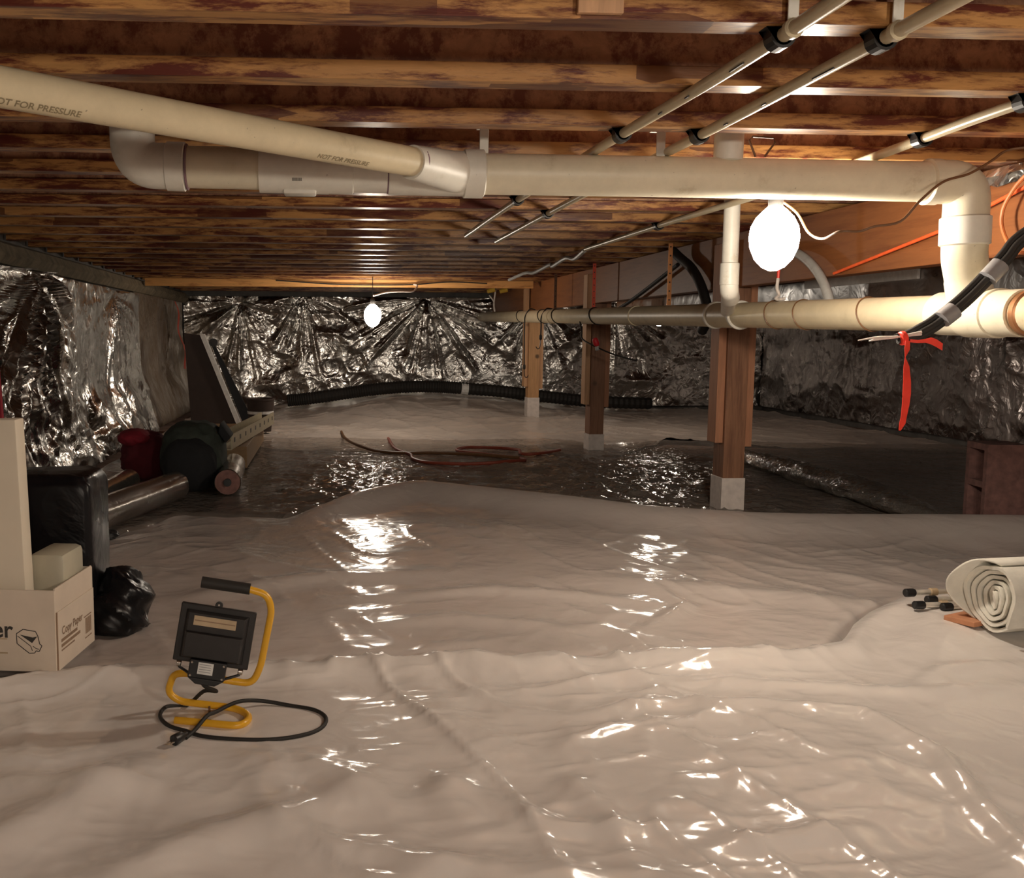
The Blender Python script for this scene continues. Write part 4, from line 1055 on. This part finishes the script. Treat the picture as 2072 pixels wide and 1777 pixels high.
# black plastic bags
def lumpy(name, c, rad, mat, seed, parent=None, amp=0.18, n=40, m=26, power=1.0, fq=3.0, flat=None):
    th = np.linspace(0, math.pi, m + 1)[:, None]; ph = np.linspace(0, 2 * math.pi, n + 1)[None, :-1]
    sx = np.sin(th) * np.cos(ph); sy = np.sin(th) * np.sin(ph); sz = np.cos(th) * np.ones_like(ph)
    sg = lambda q: np.sign(q) * np.abs(q) ** power
    g = 1 + amp * (ridged(sx * fq + sz * 1.3 + 7, sy * fq + sz * fq + 3, seed) - 0.5) + amp * 0.4 * (ridged(sx * fq * 3 + 5, (sy + sz) * fq * 3 + 2, seed + 3) - 0.5)
    x = c[0] + rad[0] * sg(sx) * g; y = c[1] + rad[1] * sg(sy) * g; z = c[2] + rad[2] * sg(sz) * g
    if flat is not None: z = np.maximum(z, flat)
    vs = np.stack([x, y, z], -1).reshape(-1, 3)
    fs = []
    for i in range(m):
        for k in range(n):
            fs.append((i * n + k, (i + 1) * n + k, (i + 1) * n + (k + 1) % n, i * n + (k + 1) % n))
    return MB().add([tuple(p) for p in vs], fs).build(name, mat, parent, smooth=True, angle=60, weld=True)
z0 = top_z(-0.85, 3.05, 0.1)
o = lumpy('bin_bag', (-0.852, 3.05, z0 + 0.235), (0.148, 0.14, 0.248), M['bag'], 3, amp=0.03, power=0.2, fq=2.5, flat=z0)
tag(o, 'black plastic bag pulled squarely over a tall box behind the carton', 'bag')
z0 = top_z(-0.62, 3.03, 0.08)
o = lumpy('bin_bag', (-0.648, 3.03, z0 + 0.065), (0.095, 0.12, 0.108), M['bag'], 12, amp=0.30, fq=1.2, flat=z0)
tag(o, 'slumped loose black plastic bag on the floor right of the carton', 'bag')

# ------------------------------------------------------------------ clutter along the left wall
def roll(name, a, b, r, mat, core_mat, label, core=0.35):
    a = Vector(a); b = Vector(b); d = (b - a).normalized(); L = (b - a).length
    rt = empty(name, a, label, 'roll')
    up = Vector((0, 0, 1)); sd = d.cross(up).normalized()
    vs = []; fs = []; n = 20; m = 26; rng = random.Random(int(r * 1e5))
    for i in range(m + 1):
        for k in range(n):
            an = 2 * math.pi * k / n
            rr = r * (1 + 0.07 * float(ridged(np.array(i * 0.12), np.array(k * 0.6), 7)) - 0.03 + rng.uniform(-0.004, 0.004))
            vs.append(a + d * (L * i / m) + (up * math.cos(an) + sd * math.sin(an)) * rr)
    for i in range(m):
        for k in range(n): fs.append((i * n + k, i * n + (k + 1) % n, (i + 1) * n + (k + 1) % n, (i + 1) * n + k))
    MB().add(vs, fs).build('rolled_film', mat, rt, smooth=True)
    MB().lathe([(r * core, 0), (r * 0.97, 0.0), (r * 0.97, 0.004), (r * core, 0.004)], a, d, 20).build('roll_end', M['cmu'], rt)
    MB().lathe([(r * core * 0.75, -0.02), (r * core, -0.02), (r * core, L), (r * core * 0.75, L)], a, d, 16).build('core_tube', core_mat, rt, smooth=True)
    return rt
M['clear_roll'] = foil_mat('rolled_clear_film', (0.50, 0.46, 0.42, 1), 0.2, 0.85, 0.10, 0.6)
z0 = top_z(-1.0, 4.7, 0.1)
roll('film_roll', (-1.10, 4.32, z0 + 0.078), (-0.83, 5.35, z0 + 0.078), 0.075, M['clear_roll'], M['black'], 'shiny roll of clear film lying nearest the black bags')
roll('film_roll', (-1.21, 4.75, z0 + 0.065), (-1.14, 5.65, z0 + 0.065), 0.062, M['clear_roll'], M['brown_cord'], 'shiny roll of clear film lying along the foot of the foil wall')
o = lumpy('cloth_scrap', (-0.985, 4.36, z0 + 0.012), (0.055, 0.06, 0.022), M['black'], 19, amp=0.2, flat=z0 - 0.005)
tag(o, 'small black scrap at the end of the shiny film roll', 'scrap')
z0 = top_z(-0.75, 5.85, 0.1)
gb = empty('duffel_bag', (-0.75, 5.85, z0), 'dark green duffel bag slumped beside the left wall', 'bag')
lumpy('bag_body', (-0.80, 5.88, z0 + 0.185), (0.185, 0.22, 0.20), M['green_bag'], 25, gb, amp=0.10, power=0.75, flat=z0)
lumpy('bag_shadow_side', (-0.805, 5.72, z0 + 0.15), (0.155, 0.14, 0.155), M['navy'], 27, gb, amp=0.08, power=0.8, flat=z0)  # shade on the bag's front, put in as a black lump
MB().prism([(-0.635, 0.36), (-0.575, 0.275), (-0.605, 0.24), (-0.65, 0.30)], 5.78, 5.98, 1).build('bag_flap', M['navy'], gb, bevel=0.008, smooth=True)
z0 = top_z(-1.1, 6.1, 0.1)
rd = empty('red_bag', (-1.14, 6.15, z0), 'dark red cloth bag heaped between the foil wall and the green bag', 'bag')
lumpy('bag_body', (-1.12, 6.15, z0 + 0.13), (0.165, 0.16, 0.16), M['red_dark'], 33, rd, amp=0.14, flat=z0)
lumpy('bag_top', (-1.19, 6.10, z0 + 0.26), (0.10, 0.11, 0.055), M['red_cloth'], 35, rd, amp=0.12)
z0 = top_z(-0.56, 5.7, 0.08)
roll('film_roll', (-0.565, 5.48, z0 + 0.075), (-0.60, 6.20, z0 + 0.075), 0.072, M['clear_roll'], M['black'], 'end-on roll of clear film beside the dark green bag', 0.30)
z0 = top_z(-0.6, 7.2, 0.2)
o = MB().box((-0.98, 6.6, z0), (-0.55, 8.3, z0 + 0.145)).build('stacked_plank', M['plank'], bevel=0.004)
tag(o, 'low brown timber lying behind the dark green bag under the cream rail', 'timber')
rl = empty('slotted_rail', (-0.60, 7.2, z0 + 0.15), 'cream slotted metal rail lying on the brown timber', 'rail')
ra, rbv = Vector((-0.675, 6.32, z0 + 0.21)), Vector((-0.515, 8.25, z0 + 0.20))
rd_ = (rbv - ra).normalized(); rs = Vector((rd_.y, -rd_.x, 0))
RM = Matrix(((rs.x, rd_.x, 0, ra.x), (rs.y, rd_.y, 0, ra.y), (0, rd_.z, 1, ra.z), (0, 0, 0, 1)))
RL = (rbv - ra).length
MB().box((-0.05, 0, -0.055), (0.05, RL, -0.049), RM).build('rail_web', M['rail'], rl)
for sx in (-1, 1): MB().box((sx * 0.05 - 0.004, 0, -0.05), (sx * 0.05 + 0.004, RL, 0.045), RM).build('rail_flange', M['rail'], rl)
for i in range(9):
    y = 0.10 + (RL - 0.2) * i / 8
    MB().box((0.0538, y - 0.022, -0.012), (0.0552, y + 0.022, 0.018), RM).build('rail_slot', M['black'], rl)
z0 = top_z(-0.62, 8.9, 0.1)
bk = empty('dark_bucket', (-0.62, 8.95, z0), 'dark bucket with a white stripe beyond the cream rail', 'bucket')
MB().lathe([(0.095, 0), (0.125, 0.28), (0.132, 0.285), (0.132, 0.30), (0.118, 0.30), (0.09, 0.01)], (-0.62, 8.95, z0), (0, 0, 1), 24).build('bucket_body', M['dark_panel'], bk, smooth=True)
MB().lathe([(0.1135, 0.16), (0.1165, 0.16), (0.1195, 0.185), (0.1165, 0.185)], (-0.62, 8.95, z0), (0, 0, 1), 24).build('white_stripe', M['label'], bk)
z0 = top_z(-1.0, 9.45, 0.1)
dp = empty('leaning_panel', (-1.0, 9.45, z0), 'dark brown panel with a white edge leaning in the back left corner', 'panel')
MB().prism([(-1.30, z0), (-0.86, z0), (-1.21, 0.86), (-1.36, 0.88)], 9.40, 9.43, 1).build('panel_sheet', M['dark_panel'], dp)
MB().prism([(-0.86, z0), (-0.815, z0), (-1.165, 0.87), (-1.21, 0.87)], 9.37, 9.44, 1).build('white_edge', M['label'], dp)
MB().prism([(-0.80, z0), (-0.745, z0 + 0.12), (-1.09, 0.80), (-1.12, 0.80)], 9.42, 9.45, 1).build('dark_bar', M['navy'], dp)
MB().lathe([(0.04, -0.02), (0.04, 0.02)], (-1.09, 9.44, 0.79), (0, 1, 0), 16).build('round_knob', M['black'], dp, smooth=True)

# ------------------------------------------------------------------ far floor
bpts = [(-0.47, 11.15), (-0.2, 11.15), (0.19, 11.2), (0.5, 11.2), (0.85, 11.2), (1.2, 11.2), (1.5, 11.2), (2.0, 11.22), (2.5, 11.25), (3.05, 11.3), (3.75, 11.35)]
dr = empty('drain_hose', (1.5, 11.2, 0.2), 'long black corrugated drain hose lying along the back wall', 'hose')
sp = spline([(x, y, float(ground(np.array(x), np.array(y))) + 0.045 + 0.03) for x, y in bpts], 22)
MB().tube(sp, [0.072 if i % 2 else 0.064 for i in range(len(sp))], 14).build('hose_tube', M['rubber'], dr, smooth=True, angle=20)
i0 = min(range(len(sp)), key=lambda i: abs(sp[i].x - 1.51))
MB().tube([sp[i0 - 1] + Vector((0, -0.012, -0.004)), sp[i0 + 1] + Vector((0, -0.012, -0.004)), sp[i0 + 3] + Vector((0, -0.012, -0.004))], 0.066, 12).build('white_band', M['label'], dr)
# extension cords on the film
def floor_cord(pts, r, mat, name, label, closed=False):
    P = spline([(x, y, 0) for x, y in pts], 6, closed)
    P = [(p.x, p.y, top_z(p.x, p.y, 0.02) + r) for p in P]
    Pz = [sum(P[max(0, min(len(P) - 1, i + k))][2] for k in (-2, -1, 0, 1, 2)) / 5 for i in range(len(P))]
    o = MB().tube([(p[0], p[1], z) for p, z in zip(P, Pz)], r, 8).build(name, mat, smooth=True)
    tag(o, label, 'cord'); return o
floor_cord([(0.11, 9.0), (0.14, 8.5), (0.22, 8.0), (0.36, 7.55), (0.60, 7.35), (0.86, 7.3), (1.21, 7.15), (1.38, 7.05)], 0.012, M['brown_cord'], 'floor_cord', 'brown cord curving in from the left on the far floor')
floor_cord([(0.52, 8.66), (0.51, 8.1), (0.52, 7.63), (0.60, 7.25), (0.60, 6.95), (0.72, 6.75), (1.13, 6.67), (1.36, 6.85), (1.38, 7.05), (1.15, 7.25), (0.98, 7.5), (1.09, 7.68), (1.3, 7.65), (1.45, 7.5), (1.44, 7.3), (1.56, 7.28), (1.78, 7.5)], 0.012, M['red_cord'], 'extension_cord', 'reddish extension cord looped on the far floor left of the posts')

# ------------------------------------------------------------------ right side floor
z0 = top_z(3.25, 4.62, 0.12)
cb = empty('cinder_block', (3.24, 4.62, z0), 'dark cinder block stood on end at the right edge', 'block')
CM = Matrix.Translation((3.215, 4.56, z0 - 0.005)) @ Matrix.Rotation(math.radians(-97), 4, 'Z')
mb = MB()
mb.box((-0.095, -0.095, 0), (-0.065, 0.095, 0.39), CM).box((0.065, -0.095, 0), (0.095, 0.095, 0.39), CM)
for a, b in ((0.0, 0.03), (0.18, 0.21), (0.36, 0.39)): mb.box((-0.065, -0.095, a), (0.065, 0.095, b), CM)
mb.build('block_shell', M['cmu'], cb)
mb = MB(); mb.box((-0.065, 0.085, 0.03), (0.065, 0.092, 0.18), CM).box((-0.065, 0.085, 0.21), (0.065, 0.092, 0.36), CM)  # black plates added behind the open cores to darken the holes
mb.build('core_shade_plate', M['navy'], cb)
# crumpled film log on the floor behind the middle sheet
fp = spline([(2.98, 7.0, 0), (2.98, 6.4, 0), (2.98, 5.9, 0), (2.95, 5.3, 0), (2.92, 4.85, 0), (2.88, 4.5, 0)], 12)
fp = [(p.x, p.y, top_z(p.x, p.y, 0.05) + 0.045) for p in fp]
vs = []; fs = []; n = 24
for i, p in enumerate(fp):
    e = math.sin(math.pi * min(1, max(0.06, (i + 1) / len(fp)))) ** 0.35
    for k in range(n):
        a = 2 * math.pi * k / n
        g = 1 + 0.30 * (float(ridged(np.array(i * 0.55 + k * 0.25), np.array(k * 0.8), 21)) - 0.5)
        vs.append((p[0] + 0.12 * e * g * math.cos(a), p[1], p[2] + 0.062 * e * g * math.sin(a)))
for i in range(len(fp) - 1):
    for k in range(n): fs.append((i * n + k, i * n + (k + 1) % n, (i + 1) * n + (k + 1) % n, (i + 1) * n + k))
o = MB().add(vs, fs).build('film_bundle', M['film_roll'], smooth=True)
tag(o, 'long glossy bunched clear film lying right of the nearest post', 'film')

# rods with black caps
def rod(x, y, z, L, label, dy=0.0):
    r_ = empty('capped_rod', (x, y, z), label, 'rod', 'shiny rods with black end caps')
    d = Vector((1, dy, 0)).normalized(); p = Vector((x, y, z))
    MB().tube([p + d * 0.01, p + d * L], 0.0088, 14).build('rod_shaft', M['rod'], r_, smooth=True)
    MB().lathe([(0.010, 0), (0.0135, 0.003), (0.0135, 0.030), (0.012, 0.034)], p - d * 0.006, d, 14).build('end_cap', M['black'], r_, smooth=True)
    MB().lathe([(0.010, 0), (0.0125, 0.002), (0.0125, 0.024), (0.010, 0.026)], p + d * 0.082, d, 14).build('collar', M['sticker'], r_, smooth=True)
zr = top_z(1.95, 3.0, 0.1) - 0.004
rod(1.845, 3.00, zr + 0.040, 0.62, 'upper capped rod, reaching farthest left of the bundle', 0.10)
rod(1.905, 2.98, zr + 0.022, 0.60, 'capped rod lying just under the upper one, cap set back', 0.10)
rod(1.850, 2.955, zr + 0.012, 0.60, 'lowest capped rod nearest the camera in the bundle', 0.06)
rod(1.925, 2.93, zr + 0.012, 0.60, 'capped rod with the cap nearest the felt roll', 0.10)

# felt roll, wound as a spiral
fr_ = empty('felt_roll', (1.93, 2.66, 0.0), 'thick rolled up off-white felt with its spiral end showing', 'roll')
zr = top_z(1.95, 2.65, 0.12)
ang = math.radians(8); ad = Vector((math.cos(ang), math.sin(ang), 0)); au = Vector((0, 0, 1)); asd = Vector((-ad.y, ad.x, 0))
C0 = Vector((1.955, 2.74, zr + 0.100))
turns, N_ = 5.6, 220
vs = []; fs = []
thk = 0.0055
for i in range(N_ + 1):
    t = i / N_
    a = 2 * math.pi * turns * t
    r = 0.014 + (0.106 - 0.014) * t
    wob = 1 + 0.05 * math.sin(3 * a + 1) * (0.3 + t) + 0.02 * math.sin(7 * a)
    off = 0.022 * math.sin(a * 0.93 + 2) * (1 - t) - 0.035 * max(0, (t - 0.86) / 0.14)
    for rr, s0 in ((r * wob - thk, off), (r * wob + thk, off - 0.003), (r * wob + thk, 0.55), (r * wob - thk, 0.55)):
        sq = 0.97
        vs.append(C0 + ad * s0 + (asd * math.cos(a) + au * math.sin(a) * sq) * rr)
    if i:
        c = 4 * (i - 1)
        for k in range(4): fs.append((c + k, c + (k + 1) % 4, c + 4 + (k + 1) % 4, c + 4 + k))
fs += [(0, 1, 2, 3), tuple(4 * N_ + k for k in (3, 2, 1, 0))]
MB().add(vs, fs).build('wound_felt', M['fleece'], fr_, smooth=True, angle=50)
# loose outer wrap, sagging to the left of the roll
vs = []; fs = []
K = 26
for i in range(K + 1):
    a = math.radians(105 - 175 * i / K)
    r = 0.113 + 0.006 * math.sin(i * 0.5)
    p = C0 + (asd * math.cos(a) + au * max(math.sin(a), -0.92)) * r
    s0 = -0.085 * math.sin(math.pi * min(1, 0.08 + i / K)) + 0.01
    vs += [p + ad * s0, p + ad * 0.5]
    if i: fs.append((2 * i - 2, 2 * i - 1, 2 * i + 1, 2 * i))
w = MB().add(vs, fs).build('outer_wrap', M['fleece'], fr_, smooth=True)
sm = w.modifiers.new('thickness', 'SOLIDIFY'); sm.thickness = 0.006
zw = top_z(1.92, 2.83, 0.04)
o = MB().prism([(1.872, 2.845), (1.99, 2.90), (2.0, 2.80), (1.915, 2.765)], zw - 0.004, zw + 0.012, 2).build('clay_tile', M['clay'], bevel=0.002)
tag(o, 'terracotta coloured wedge sticking out from under the felt roll', 'tile')
